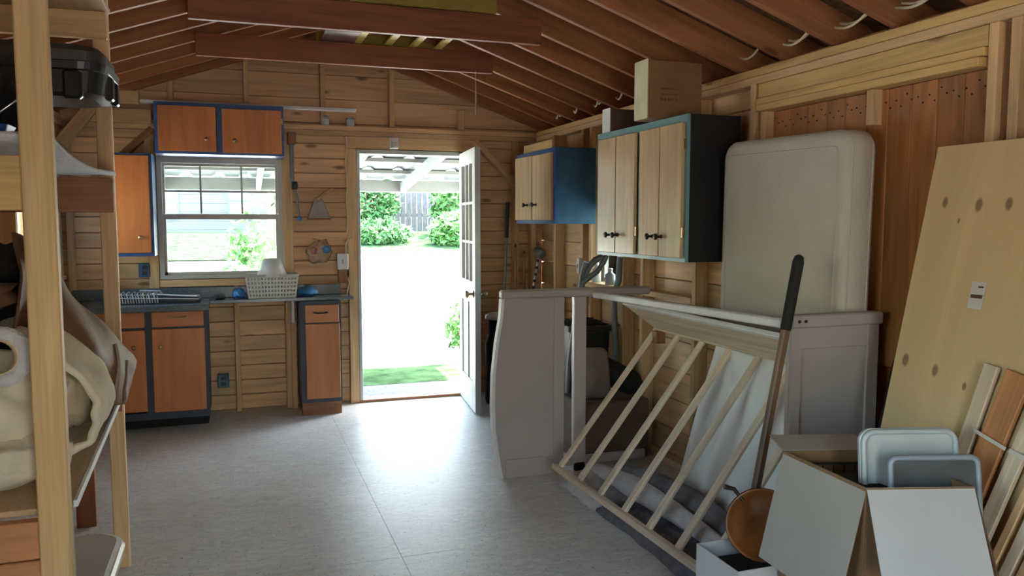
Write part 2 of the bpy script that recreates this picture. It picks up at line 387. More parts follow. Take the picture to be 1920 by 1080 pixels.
while z < 3.05:                                        # gable boards, ends cut to the roof slope
    h = .19; w0 = 1.92 - max(0, (z - 2.29 - .14)) / SLOPE; w1 = 1.92 - max(0, (z + h - 2.29 - .14)) / SLOPE
    w1 = max(w1, .02); w0 = max(w0, .05)
    MB().prism([(RX - w0, z + .002), (RX + w0, z + .002), (RX + w1, z + h - .002), (RX - w1, z + h - .002)], 'y', YB + .09, YB + .112).build('board', BOARD, wb)
    z += h
MB().prism([(XL - .5, 2.2), (XL - .5, 2.26), (RX, 3.2), (XR + .5, 2.26), (XR + .5, 2.2)], 'y', YB + .113, YB + .12).build('gable_backing', DARKW, wb)
m = MB()
for x0, x1, z0, z1 in ((XL - .1, WX0, -.1, 2.3), (WX0, WX1, -.1, WZ0), (WX0, WX1, WZ1, 2.3), (WX1, DX0, -.1, 2.3), (DX0, DX1, DZ1, 2.3), (DX1, XR + .1, -.1, 2.3)):
    m.box(x0, x1, YB + .1125, YB + .122, z0, z1)
m.build('sheathing', DARKW, wb)
for zz in (2.185, 2.225):
    slab('wall_plate', XL, XR, YB, YB + .089, zz, zz + .038, STUD, wb)
slab('door_header', .87, 1.96, YB + .002, YB + .088, DZ1 + .02, 2.183, STUD, wb)
for x0, x1, z0, z1 in ((.872, .944, 0, 2.085), (.365, .44, 0, 2.183), (-.62, -.548, 0, 2.183), (1.92, 1.99, 0, 2.085), (2.30, 2.338, 0, 2.183), (2.455, 2.5, 0, 2.183),
                       (-1.16, -1.12, 0, 2.183), (-.02, .018, 0, 1.0)):
    slab('stud', x0, x1, YB, YB + .088, z0, z1, STUD, wb, 'z')
for x in (-.43, .113, .69, 1.24):
    slab('gable_stud', x - .019, x + .019, YB, YB + .088, 2.265, zr(x) + .05, STUD, wb, 'z')
slab('stub_block', 1.80, 1.85, YB - .01, YB + .08, 2.265, 2.425, STUD, wb, 'z')
slab('window_header', -.548, .365, YB + .002, YB + .088, 1.995, 2.06, STUD, wb); slab('window_sill_plate', -.548, .365, YB + .002, YB + .088, 1.0, 1.055, STUD, wb)
beam('corner_brace', (1.94, YB + .04, 2.19), (2.44, YB + .04, 1.70), .088, .05, STUD, wb)
beam('corner_brace', (-.56, YB + .04, 2.19), (-1.08, YB + .04, 1.70), .088, .05, DARKW, wb)
beam('corner_brace', (-.86, YB - .12, 2.42), (-1.15, YB - .12, 2.05), .04, .09, STUD, wb)
slab('spreader_board', XL, -.64, YB - .05, YB - .01, 2.355, 2.455, STUD, wb); slab('spreader_board', XL, -.56, YB - .045, YB - .005, 2.22, 2.325, STUD, wb)

# ------------------------------------------------------------------ right wall
wr = struct('wall_right', (XR, 2.6, 0), 'open-framed right wall of vertical orange-brown boards behind pale studs')
y = YF - .1; k = 0
while y < 6.7:
    w = .142
    y1 = min(y + w, 6.7)
    if y1 < 3.60:
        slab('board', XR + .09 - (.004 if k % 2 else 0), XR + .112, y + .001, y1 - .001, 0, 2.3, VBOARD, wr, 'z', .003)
    y += w; k += 1
z = 0
while z < 2.28:                                        # paler horizontal boards towards the far corner
    h = min(.19, 2.3 - z); segs = [(3.50, 4.98), (5.42, 6.7)] if z + h > 1.06 and z < 1.59 else [(3.50, 6.7)]
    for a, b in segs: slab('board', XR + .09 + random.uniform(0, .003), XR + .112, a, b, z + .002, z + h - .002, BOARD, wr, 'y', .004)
    z += h
MB().box(XR + .113, XR + .12, YF, 4.9, 0, 2.3).box(XR + .113, XR + .12, 5.5, 6.72, 0, 2.3).box(XR + .113, XR + .12, 4.9, 5.5, 0, 1.06).box(XR + .113, XR + .12, 4.9, 5.5, 1.60, 2.3).box(XR + .113, XR + .12, 4.9, 4.98, 1.06, 1.6).box(XR + .113, XR + .12, 5.42, 5.5, 1.06, 1.6).build('sheathing', DARKW, wr)
for zz in (2.19, 2.23):
    slab('wall_plate', XR, XR + .089, YF, YB, zz, zz + .038, HEAD if zz > 2.2 else STUD, wr, 'y')
slab('sole_plate', XR, XR + .089, YF, YB, 0, .038, STUD, wr, 'y')
for y in (6.17, 5.62, 5.47, 4.94, 4.66, 4.03, 3.51, 3.42, 2.14, 2.055, 1.65, 1.25, .85, .45, .05, -.4, -.8, -1.2):
    slab('stud', XR, XR + .089, y - .019, y + .019, .038, 2.19, STUD, wr, 'z')
slab('cripple_stud', XR + .001, XR + .088, 2.69, 2.728, 1.90, 2.06, STUD, wr, 'z')
slab('header_board', XR - .003, XR + .05, 2.16, 3.46, 2.115, 2.187, HEAD, wr, 'y'); slab('header_board', XR - .012, XR + .05, 2.165, 3.47, 2.08, 2.113, HEAD, wr, 'y')
slab('header_board', XR - .03, XR + .05, 2.17, 3.44, 2.045, 2.078, HEAD, wr, 'y')
y = 2.17; k = 0
while y < 3.40:                                        # boarded-over opening below the header
    slab('infill_board', XR + .05, XR + .07, y + .001, y + .121, .9, 2.045, VBOARD, wr, 'z', .003); y += .122
nh = MB()
for i in range(22):
    for zz in (1.985, 2.01):
        nh.lathe([(.004, 0), (.003, .003)], (XR + .05, 2.2 + i * .055 + (zz - 1.98), zz - (.02 if i % 3 else 0)), 6, (-1, 0, 0))
nh.build('nail_heads', DKMET, wr, 'stuff')
slab('sill_ledge', XR - .06, XR + .09, 4.86, 5.47, 1.02, 1.058, STUD, wr, 'y')
slab('noggin', XR + .001, XR + .088, 4.06, 4.64, 1.02, 1.058, STUD, wr, 'y'); slab('noggin', XR + .001, XR + .088, 3.53, 4.01, 1.30, 1.338, STUD, wr, 'y')
# small window in the right wall below the tall cabinet
w3 = struct('window_3', (XR + .1, 5.2, 1.05))
MB().box(XR + .085, XR + .12, 4.98, 5.01, 1.06, 1.60).box(XR + .085, XR + .12, 5.39, 5.42, 1.06, 1.60).box(XR + .085, XR + .12, 5.01, 5.39, 1.06, 1.085).box(XR + .085, XR + .12, 5.01, 5.39, 1.575, 1.60).box(XR + .095, XR + .11, 5.19, 5.205, 1.085, 1.575).build('window_frame', VINYL, w3)
MB().box(XR + .10, XR + .104, 5.01, 5.39, 1.085, 1.575).build('pane', GLASS, w3)

# ------------------------------------------------------------------ left wall with its window near the corner
wl = struct('wall_left', (XL, 2.6, 0), 'left wall of vertical boards and studs behind the shelf unit')
y = YF - .1; k = 0
while y < 6.7:
    y1 = min(y + .20, 6.7)
    if y1 > 5.70 and y < 6.40:
        slab('board', XL - .112, XL - .09, y + .001, y1 - .001, 0, 1.12, VBOARD, wl, 'z', .003); slab('board', XL - .112, XL - .09, y + .001, y1 - .001, 1.9, 2.3, VBOARD, wl, 'z', .003)
    elif y1 > .31 and y < 1.49:
        slab('board', XL - .112, XL - .09, y + .001, y1 - .001, 0, 1.00, VBOARD, wl, 'z', .003); slab('board', XL - .112, XL - .09, y + .001, y1 - .001, 1.95, 2.3, VBOARD, wl, 'z', .003)
    else:
        slab('board', XL - .112, XL - .09, y + .001, y1 - .001, 0, 2.3, VBOARD, wl, 'z', .003)
    y += .20
for zz in (2.19, 2.23): slab('wall_plate', XL - .089, XL, YF, YB, zz, zz + .038, STUD, wl, 'y')
for y in (5.66, 5.2, 4.75, 4.3, 3.85, 3.4, 2.95, 2.5, 2.05, 1.6, .25, -.2, -.65, -1.1):
    slab('stud', XL - .089, XL, y - .019, y + .019, 0, 2.19, STUD, wl, 'z')
w4 = struct('window_4_added', (XL - .1, .9, 1.0))  # out-of-view window added to light the room from the left
m = MB()
for a, b in ((.30, .34), (.88, .92), (1.46, 1.50)): m.box(XL - .11, XL - .06, a, b, 1.0, 1.95)
m.box(XL - .11, XL - .06, .34, 1.46, 1.0, 1.04).box(XL - .11, XL - .06, .34, 1.46, 1.91, 1.95); m.build('window_frame', VINYL, w4)
for a, b in ((.34, .88), (.92, 1.46)): MB().box(XL - .085, XL - .08, a, b, 1.04, 1.91).build('pane', GLASS, w4)
w2 = struct('window_2', (XL - .1, 6.05, 1.1))
MB().box(XL - .11, XL - .04, 5.70, 5.74, 1.12, 1.90).box(XL - .11, XL - .04, 6.36, 6.40, 1.12, 1.90).box(XL - .11, XL - .04, 5.74, 6.36, 1.12, 1.16).box(XL - .11, XL - .04, 5.74, 6.36, 1.86, 1.90).box(XL - .10, XL - .06, 5.74, 6.36, 1.49, 1.53).build('window_frame', VINYL, w2)
MB().box(XL - .085, XL - .08, 5.74, 6.36, 1.16, 1.49).box(XL - .085, XL - .08, 5.74, 6.36, 1.53, 1.86).build('pane', GLASS, w2)
slab('window_casing', XL - .10, XL - .005, 6.40, 6.47, 1.05, 1.95, STUD, w2, 'z'); slab('window_sill', XL - .11, XL + .02, 5.68, 6.42, 1.09, 1.118, STUD, w2, 'y')

# ------------------------------------------------------------------ unseen wall behind the camera, its open doorway added to let light in
wf = struct('wall_front', (.67, YF, 0), 'wall behind the camera with an unseen open doorway added for light')
for x0, x1 in ((XL - .1, .20), (.95, XR + .1)):
    x = x0
    while x < x1 - .01:
        xe = min(x + .2, x1); slab('board', x + .001, xe - .001, YF - .11, YF - .09, 0, 2.3, VBOARD, wf, 'z', .003); x = xe
slab('door_header', .10, 1.05, YF - .09, YF - .001, 2.06, 2.2, STUD, wf)
for x in (.18, .97): slab('stud', x - .019, x + .019, YF - .089, YF, 0, 2.06, STUD, wf, 'z')
MB().prism([(XL - .3, 2.2), (XL - .3, 2.3), (RX, 3.1), (XR + .3, 2.3), (XR + .3, 2.2)], 'y', YF - .11, YF - .09).build('gable_panel', VBOARD, wf)

# ------------------------------------------------------------------ roof
ce = struct('ceiling', (RX, 2.6, 2.3), 'open rafter roof with dark strand board sheathing')
RY = [6.57, 6.21, 5.85, 5.48, 5.11, 4.75, 4.39, 4.03, 3.67, 3.31, 2.965, 2.62, 2.26, 1.9, 1.54, 1.17, .8, .43, .06, -.31, -.68, -1.05, -1.28]
cs = math.cos(math.atan(SLOPE)); sn = math.sin(math.atan(SLOPE)); HR = .14
for y in RY:
    for s in (-1, 1):
        a = Vector((RX + s * .02, y, zr(RX) - SLOPE * .02)) + Vector((s * sn, 0, cs)) * HR / 2
        e = Vector((RX + s * 2.20, y, zr(RX) - SLOPE * 2.20)) + Vector((s * sn, 0, cs)) * HR / 2
        beam('rafter', a, e, .038, HR, RAFT, ce, (s * sn, 0, cs), .003)
slab('ridge_board', RX - .019, RX + .019, YF, YB + .1, zr(RX) - .03, zr(RX) + .15, RAFT, ce, 'y')
ysh = [-1.42, -.2, 1.02, 2.24, 3.46, 4.68, 5.90, 6.72]
for s in (-1, 1):
    for j in range(7):
        for u0, u1 in ((0.0, 1.195), (1.1951, 2.40)):
            m0 = Vector((RX + s * u0 * cs, (ysh[j] + ysh[j + 1]) / 2, zr(RX) - u0 * sn)) + Vector((s * sn, 0, cs)) * (HR + .008)
            m1 = Vector((RX + s * u1 * cs, (ysh[j] + ysh[j + 1]) / 2, zr(RX) - u1 * sn)) + Vector((s * sn, 0, cs)) * (HR + .008)
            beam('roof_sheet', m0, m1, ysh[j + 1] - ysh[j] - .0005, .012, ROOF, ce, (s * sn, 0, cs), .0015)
slab('added_ridge_cap', RX - .16, RX + .16, YF - .12, YB + .13, zr(RX) + .15, zr(RX) + .165, DARKW, ce, 'y')  # added over the ridge gap to stop sun leaking in
for x in (XL - .38, XR + .36): slab('added_fascia_board', x, x + .02, YF - .1, YB + .1, 2.0, 2.42, DARKW, ce, 'y')  # added to close the eaves and keep stray daylight out
for x0, x1 in ((XL - .36, XL - .11), (XR + .11, XR + .36)): slab('added_soffit_board', x0, x1, YF - .1, YB + .1, 2.17, 2.19, DARKW, ce, 'y')  # added eave undersides, also there to keep daylight out
# ---- collar ties spanning the roof
tag(beam('collar_tie', (-.20, 5.44, 2.595), (1.73, 5.44, 2.595), .038, .14, TIE), 'dark red-brown collar tie spanning the roof nearer the gable wall', 'roof beam', 'collar ties')
tag(beam('collar_tie', (-.19, 4.35, 2.57), (1.67, 4.35, 2.57), .038, .145, TIE), 'dark red-brown collar tie spanning the roof, the one nearer the camera', 'roof beam', 'collar ties')
tag(MB().tube([(1.60, 5.41, 2.53), (1.602, 5.41, 2.30), (1.60, 5.41, 2.24)], .003, 5).build('pull_cord', CABLE), 'thin pull cord hanging from the right end of the far collar tie', 'cord')
# ---- yellow ladder stored on the ties
ld = thing('step_ladder', 'yellow fibreglass ladder stored flat across the two collar ties', 'ladder', (1.0, 4.9, 2.667))
beam('side_rail', (.60, 4.33, 2.684), (1.40, 4.33, 2.684), .03, .08, YELD, ld); beam('side_rail', (.54, 5.09, 2.702), (1.36, 5.09, 2.702), .03, .075, YELD, ld)
for x in (.66, .84, 1.02, 1.20, 1.36): beam('step', (x, 4.345, 2.655), (x, 5.075, 2.673), .055, .016, YEL, ld)
for x in (.80, 1.0, 1.17, 1.34): beam('step', (x, 5.105, 2.675), (x, 5.47, 2.675), .05, .016, YEL, ld)
beam('top_plate', (.56, 5.28, 2.675), (.78, 5.28, 2.675), .30, .014, METAL, ld); beam('side_rail', (.54, 5.49, 2.702), (1.38, 5.49, 2.702), .03, .075, YELD, ld)

# ------------------------------------------------------------------ back window (six-lite upper sash over a plain lower sash)
w1 = struct('window_1', (-.09, YB + .05, 1.05), 'double-hung window with six panes over one, beige vinyl frame')
f = MB()
y0, y1 = YB + .01, YB + .10
f.box(WX0, WX0 + .035, y0, y1, WZ0, WZ1).box(WX1 - .035, WX1, y0, y1, WZ0, WZ1).box(WX0 + .035, WX1 - .035, y0, y1, WZ0, WZ0 + .03).box(WX0 + .035, WX1 - .035, y0, y1, WZ1 - .05, WZ1)
f.build('window_frame', VINYL, w1)
f = MB(); f.box(WX0 + .036, WX1 - .036, YB + .03, YB + .06, 1.515, 1.555, .003); f.box(WX0 + .036, WX0 + .055, YB + .03, YB + .055, 1.09, 1.515).box(WX1 - .055, WX1 - .036, YB + .03, YB + .055, 1.09, 1.515).box(WX0 + .036, WX1 - .036, YB + .03, YB + .055, 1.09, 1.112)
f.build('lower_sash', VINYL, w1)
f = MB(); f.box(WX0 + .036, WX0 + .052, YB + .062, YB + .09, 1.556, 1.94).box(WX1 - .052, WX1 - .036, YB + .062, YB + .09, 1.556, 1.94).box(WX0 + .052, WX1 - .052, YB + .062, YB + .09, 1.92, 1.94)
f.build('upper_sash', VINYL, w1)
for x in (-.239, .061): MB().box(x - .007, x + .007, YB + .066, YB + .08, 1.556, 1.92).build('muntin', VINYL, w1)
MB().box(WX0 + .052, WX1 - .052, YB + .067, YB + .079, 1.722, 1.738).build('muntin', VINYL, w1)
px_ = [WX0 + .052, -.246, -.232, .054, .068, WX1 - .052]
for i in range(3):
    for za, zb in ((1.556, 1.722), (1.738, 1.92)): MB().box(px_[2 * i], px_[2 * i + 1], YB + .071, YB + .075, za, zb).build('pane', GLASS, w1)
MB().box(WX0 + .055, WX1 - .055, YB + .04, YB + .044, 1.112, 1.515).build('pane', GLASS, w1)
f = MB(); f.box(-.53, -.30, YB + .035, YB + .05, 1.952, 1.966); f.build('sash_lock', WHITEP, w1)

# ------------------------------------------------------------------ door frame and the open door
df = struct('trim_1', (1.4, YB, 0), 'pale grey door frame around the open doorway')
slab('jamb', DX0 - .005, DX0 + .022, YB - .004, YB + .115, 0, DZ1 + .015, DOORP, df, 'z'); slab('jamb', DX1 - .01, DX1 + .04, YB - .002, YB + .115, 0, DZ1 + .015, DOORP, df, 'z')
slab('head_jamb', DX0 + .022, DX1 - .01, YB - .003, YB + .115, DZ1 - .02, DZ1 + .015, DOORP, df)
slab('threshold', DX0 - .005, DX1 + .03, YB - .01, YB + .13, .001, .022, DARKW, df)
dr = struct('door_1', (1.845, YB - .02, .012), 'pale grey-white door with nine-lite glass swung open into the room')
HP = Vector((1.845, YB - .02, 0)); FP = Vector((1.768, 5.86, 0)); dd = (FP - HP); DLn = dd.length; dd.normalize(); dn = Vector((-1, 0, 0)) - dd * dd.dot(Vector((-1, 0, 0))); dn.normalize()
def dbox(u0, u1, n0, n1, z0, z1, b=.002, mb=None):
    mb = mb or MB(); a = HP + dd * u0 + dn * (n0 + n1) / 2; e = HP + dd * u1 + dn * (n0 + n1) / 2; zc = (z0 + z1) / 2
    return mb.bar((a.x, a.y, zc), (e.x, e.y, zc), abs(n1 - n0), z1 - z0, (0, 0, 1), b)
T = .044
m = MB()
dbox(0, .11, 0, T, .012, 2.06, .002, m); dbox(DLn - .11, DLn, 0, T, .012, 2.06, .002, m); dbox(.11, DLn - .11, 0, T, .012, .24, .002, m); dbox(.11, DLn - .11, 0, T, .86, 1.03, .002, m); dbox(.11, DLn - .11, 0, T, 1.95, 2.06, .002, m)
m.build('door_leaf', DOORP, dr)
dbox(.11, DLn / 2 - .03, .012, T - .012, .24, .86).build('panel', DOORP, dr); dbox(DLn / 2 + .03, DLn - .11, .012, T - .012, .24, .86).build('panel', DOORP, dr); dbox(DLn / 2 - .03, DLn / 2 + .03, 0.001, T - .001, .24, .86).build('mullion', DOORP, dr)
m = MB(); dbox(.11, DLn - .11, .003, .006, 1.03, 1.95, 0, m); m.build('pane', GLASS, dr)
for q in (1, 2):
    u = .11 + (DLn - .22) * q / 3; dbox(u - .01, u + .01, .002, T - .002, 1.03, 1.95).build('grille_bar', WHITEP, dr)
    zz = 1.03 + .92 * q / 3; dbox(.11, DLn - .11, .004, T - .004, zz - .01, zz + .01).build('grille_bar', WHITEP, dr)
kp = HP + dd * (DLn - .06)
for s, n0 in ((1, T), (-1, 0)):
    c = kp + dn * n0; MB().lathe([(.03, 0), (.03, .006), (.011, .01), (.011, .035), (.026, .045), (.029, .058), (.02, .068)], (c.x, c.y, .94), 14, dn * s).build('knob', BRASS, dr)
MB().lathe([(.012, 0), (.012, .004)], (FP.x, FP.y, .94), 8, dd).build('latch_plate', METAL, dr)

# ------------------------------------------------------------------ kitchen corner on the back wall
def knob_y(c, mat, parent, r=.015):           # knob pointing to -Y
    MB().lathe([(.007, 0), (.006, .012), (r, .018), (r * 1.05, .026), (r * .6, .032)], c, 12, (0, -1, 0)).build('knob', mat, parent)
def knob_x(c, mat, parent, r=.017):           # knob pointing to -X
    MB().lathe([(.012, 0), (.007, .004), (.006, .026), (r, .03), (r * 1.05, .038), (r * .7, .043)], c, 12, (-1, 0, 0)).build('knob', mat, parent)
def pull_y(c, w, mat, parent):                # bow pull handle
    x, y, z = c
    MB().tube([(x - w / 2, y, z), (x - w / 2 + .006, y - .018, z - .002), (x - w * .2, y - .026, z - .004), (x + w * .2, y - .026, z - .004), (x + w / 2 - .006, y - .018, z - .002), (x + w / 2, y, z)], .0055, 8).build('pull_handle', mat, parent)
def carcass(t, x0, x1, y0, y1, z0, z1, face, mat, frame, holes, th=.016):
    """hollow cabinet body + face frame. face: '-y' or '-x'; holes: list of (a0,a1,z0,z1) openings in the face frame"""
    m = MB()
    m.box(x0, x1, y0, y1, z0, z0 + th).box(x0, x1, y0, y1, z1 - th, z1)
    if face == '-y': m.box(x0, x0 + th, y0, y1, z0 + th, z1 - th).box(x1 - th, x1, y0, y1, z0 + th, z1 - th).box(x0 + th, x1 - th, y1 - .006, y1, z0 + th, z1 - th)
    else: m.box(x0, x1, y0, y0 + th, z0 + th, z1 - th).box(x0, x1, y1 - th, y1, z0 + th, z1 - th).box(x1 - .006, x1, y0 + th, y1 - th, z0 + th, z1 - th)
    m.build('body', mat, t)
    A0, A1 = (x0, x1) if face == '-y' else (y0, y1)
    ca = sorted({A0, A1} | {h[0] for h in holes} | {h[1] for h in holes}); cz = sorted({z0, z1} | {h[2] for h in holes} | {h[3] for h in holes})
    m = MB()
    for i in range(len(ca) - 1):
        for j in range(len(cz) - 1):
            a, z = (ca[i] + ca[i + 1]) / 2, (cz[j] + cz[j + 1]) / 2
            if any(h[0] < a < h[1] and h[2] < z < h[3] for h in holes): continue
            if face == '-y': m.box(ca[i], ca[i + 1], y0 - .019, y0 - .0005, cz[j], cz[j + 1])
            else: m.box(x0 - .019, x0 - .0005, ca[i], ca[i + 1], cz[j], cz[j + 1])
    return m.build('face_frame', frame, t)

t = thing('wall_cabinet', 'blue-framed two-door wall cabinet mounted above the window', 'cabinet', (-.077, 6.45, 1.985))
carcass(t, -.522, .368, 6.32, 6.598, 1.985, 2.352, '-y', BLUE, BLUE, [(-.485, -.105, 2.01, 2.32), (-.062, .342, 2.01, 2.32)])
d = slab('door', -.498, -.108, 6.28, 6.30, 2.004, 2.326, CABW, t, 'z'); knob_y((-.172, 6.28, 2.09), BRASS, d)
d = slab('door', -.066, .350, 6.28, 6.30, 2.000, 2.318, CABW, t, 'z'); knob_y((.018, 6.28, 2.085), BRASS, d)
MB().box(.352, .36, 6.292, 6.30, 2.22, 2.26).build('hinge', BRASS, t)

t = thing('wall_cabinet', 'tall blue-framed single-door wall cabinet left of the window', 'cabinet', (-.68, 6.45, 1.25))
carcass(t, -.845, -.548, 6.32, 6.598, 1.25, 1.982, '-y', BLUE, BLUE, [(-.80, -.58, 1.29, 1.95)])
d = slab('door', -.815, -.567, 6.28, 6.30, 1.275, 1.966, CABW, t, 'z'); knob_y((-.634, 6.28, 1.386), BRASS, d)

t = thing('base_cabinet', 'navy-framed base cabinet with two doors and drawers under the sink counter', 'cabinet', (-.67, 6.35, 0))
carcass(t, -1.13, -.205, 6.12, 6.598, .10, .868, '-y', NAVY, NAVY, [(-1.09, -.62, .15, .73), (-.555, -.24, .15, .73), (-1.09, -.62, .765, .85), (-.555, -.24, .765, .85)])
MB().box(-1.12, -.22, 6.29, 6.58, 0, .10).build('toe_kick', BLACKM, t)
d = slab('door', -.568, -.224, 6.08, 6.10, .155, .745, CABW, t, 'z'); knob_y((-.511, 6.08, .623), BRASS, d)
d = slab('door', -1.05, -.612, 6.08, 6.10, .165, .742, CABW, t, 'z'); knob_y((-.685, 6.08, .624), BRASS, d)
d = slab('drawer', -.567, -.228, 6.08, 6.10, .76, .868, CABW, t, 'x'); pull_y((-.40, 6.08, .83), .11, BRASS, d)
d = slab('drawer', -1.05, -.612, 6.08, 6.10, .76, .868, CABW, t, 'x'); pull_y((-.83, 6.08, .83), .11, BRASS, d)

t = thing('base_cabinet', 'narrow navy base cabinet with one drawer and door beside the doorway', 'cabinet', (.61, 6.43, 0))
carcass(t, .455, .763, 6.30, 6.598, .10, .884, '-y', NAVY, NAVY, [(.505, .725, .15, .70), (.505, .725, .745, .85)])
MB().box(.462, .758, 6.295, 6.58, 0, .10).build('toe_kick', DARKW, t)
d = slab('door', .491, .75, 6.26, 6.28, .132, .715, CABW, t, 'z')
d = slab('drawer', .491, .744, 6.26, 6.28, .725, .86, CABW, t, 'x'); pull_y((.605, 6.26, .805), .10, DKMET, d)
MB().box(.405, .43, 6.52, 6.598, .70, .88, .002).build('side_cleat', WHITEP, t)

t = thing('countertop', 'dark speckled laminate countertop along the back wall with low backsplash', 'countertop', (-.14, 6.4, .87))
MB().box(-1.14, -.19, 6.05, 6.598, .87, .912, .004).build('deep_top', COUNT, t)
MB().box(-.189, .872, 6.36, 6.598, .886, .912, .003).build('shallow_top', COUNT, t)
MB().box(-1.14, .80, 6.575, 6.597, .912, .995, .003).build('backsplash', COUNT, t)
slab('bracing_leg', .405, .443, 6.56, 6.598, 0, .70, STUD, t, 'z')

# perforated basket
def basket(x0, x1, y0, y1, z0, z1):
    m = MB(); e = .012
    def wall(P, nu, nv):
        def q(u, v): return P(u, v)
        for j in range(2 * nv + 1):
            for i in range(2 * nu + 1):
                if i % 2 and j % 2: continue
                us = [(i * .5 + k * .5) / (nu + .5) for k in (0, 1)]; vs = [(j * .5 + k * .5) / (nv + .5) for k in (0, 1)]
                m.add([q(us[0], vs[0]), q(us[1], vs[0]), q(us[1], vs[1]), q(us[0], vs[1])], [(0, 1, 2, 3)])
    fl = .022
    lo = lambda u: (x0 + fl + (x1 - x0 - 2 * fl) * u); hi = lambda u: (x0 + (x1 - x0) * u)
    zf = lambda v: z0 + (z1 - z0) * v
    wall(lambda u, v: (lo(u) * (1 - v) + hi(u) * v, y0 + .015 * (1 - v), zf(v)), 15, 5)
    wall(lambda u, v: (lo(u) * (1 - v) + hi(u) * v, y1 - .015 * (1 - v), zf(v)), 15, 5)
    ly = lambda u, v: y0 + .015 * (1 - v) + (y1 - y0 - .03 * (1 - v)) * u
    wall(lambda u, v: (x0 + fl * (1 - v), ly(u, v), zf(v)), 8, 5); wall(lambda u, v: (x1 - fl * (1 - v), ly(u, v), zf(v)), 8, 5)
    m.add([(x0 + fl, y0 + .015, z0), (x1 - fl, y0 + .015, z0), (x1 - fl, y1 - .015, z0), (x0 + fl, y1 - .015, z0)], [(0, 1, 2, 3)])
    return m
t = thing('storage_basket', 'white perforated plastic basket on the counter below the window', 'basket', (.26, 6.46, .912))
basket(.065, .455, 6.375, 6.56, .914, 1.085).build('basket_wall', BASK, t, solid=.003)
MB().tube([(.06, 6.37, 1.087), (.46, 6.37, 1.087), (.46, 6.565, 1.087), (.06, 6.565, 1.087), (.06, 6.37, 1.087)], .007, 6).build('rim', BASK, t)
m = MB(); m.lathe([(.07, 0), (.078, .15), (.115, .165), (.062, .295), (.055, .295), (.10, .17)], (.265, 6.465, .918), 20)
tag(m.build('paper_funnel', WHITEP), 'white plastic funnel standing in the counter basket', 'funnel')
for c, r, lb in (((.02, 6.50, .945), (.045, .05, .035), 'crumpled blue plastic bag left of the counter basket'), ((.53, 6.50, .945), (.075, .05, .034), 'crumpled blue plastic bag right of the counter basket')):
    tag(MB().blob(c, r, 3, .6, 3.5, 18, 10, .913).build('plastic_bag', BLUEP), lb, 'plastic bag')
# dish rack
t = thing('dish_rack', 'white wire dish rack lying on the left counter', 'dish rack', (-.55, 6.35, .912))
m = MB()
for y in (6.22, 6.50): m.tube([(-.84, y, .96), (-.26, y, .94)], .004, 6)
for x in (-.84, -.26): m.tube([(x, 6.22, .95), (x, 6.50, .95)], .004, 6)
m.build('rim', WHITEP, t)
m = MB()
for i in range(9): x = -.83 + i * .035; m.tube([(x, 6.24, .917), (x - .012, 6.24, .99), (x + .006, 6.25, 1.0), (x + .014, 6.26, .917)], .004, 6)
m.build('plate_prongs', WHITEP, t)
MB().box(-.85, -.25, 6.21, 6.51, .913, .918, .002).build('drip_tray', BLACK, t)
m = MB(); m.bar((-.58, 6.36, .965), (-.26, 6.30, .945), .13, .012, (0, .2, 1), .003)
tag(m.build('cutting_board', WHITEP), 'white cutting board lying across the dish rack', 'cutting board')
m = MB(); m.bar((-.66, 6.42, .985), (-.52, 6.40, .98), .10, .01, (0, .3, 1), .003)
tag(m.build('folded_paper', WHITET), 'folded white paper on the dish rack by the window', 'paper')
m = MB(); m.lathe([(.03, 0), (.04, .008), (.042, .018), (.03, .022)], (-.12, 6.45, .912), 14)
tag(m.build('soap_dish', BLACK), 'small round black dish on the counter left of the basket', 'dish')
# strip on top of the wall cabinet
tag(slab('trim_strip', -.62, .925, 6.40, 6.46, 2.353, 2.376, WHITEP, None, 'x'), 'long thin white strip lying on top of the cabinet above the window', 'trim strip')
# things on the wall beside the door
t = thing('bar_clamp', 'grey steel bar clamp hung on the stud between window and door', 'clamp', (.44, 6.57, 1.5))
slab('bar', .425, .455, 6.565, 6.585, 1.80, 2.10, GREYM, t, 'z'); slab('top_block', .41, .47, 6.52, 6.60, 2.10, 2.19, DARKW, t, 'z')
MB().lathe([(.022, -.03), (.026, 0), (.022, .03)], (.455, 6.56, 1.78), 10).build('clamp_head', BLACK, t)
MB().tube([(.455, 6.57, 1.75), (.475, 6.575, 1.68), (.48, 6.58, 1.60), (.488, 6.58, 1.53)], .008, 8).build('cord', GREYM, t)
MB().lathe([(.016, 0), (.018, .02), (.012, .035)], (.488, 6.58, 1.505), 8).build('plug', BLUEP, t)
t = thing('hand_broom', 'grey whisk hand broom hanging on the boards beside the door', 'hand broom', (.65, 6.67, 1.5))
m = MB()
for i in range(15):
    x = .57 + i * .0115; m.tube([(.645 + (x - .65) * .25, 6.675, 1.69), (x, 6.668, 1.525)], [.007, .009], 6)
m.build('bristles', plain('straw_grey', (.40, .36, .32), .9, var=.2), t)
MB().tube([(.635, 6.67, 1.675), (.70, 6.665, 1.73), (.765, 6.66, 1.765)], [.014, .012, .009], 8).build('handle', STUD, t)
MB().box(.555, .74, 6.655, 6.685, 1.512, 1.524, .003).build('binding', DARKW, t)
t = thing('hanging_bag', 'clear plastic bag with pink and blue toys hung below the hand broom', 'bag', (.645, 6.66, 1.18))
MB().blob((.645, 6.655, 1.255), (.095, .022, .085), 5, .4, 3, 18, 12).build('bag_body', plain('dusty_film', (.44, .30, .20), .4, var=.25, scale=14), t)
MB().blob((.70, 6.635, 1.275), (.033, .016, .028), 8, .4, 3, 12, 8).build('blue_toy', BLUEP, t)
MB().blob((.60, 6.635, 1.265), (.025, .012, .03), 9, .4, 3, 12, 8).build('pink_toy', plain('pink_plastic', (.45, .18, .16), .5), t)
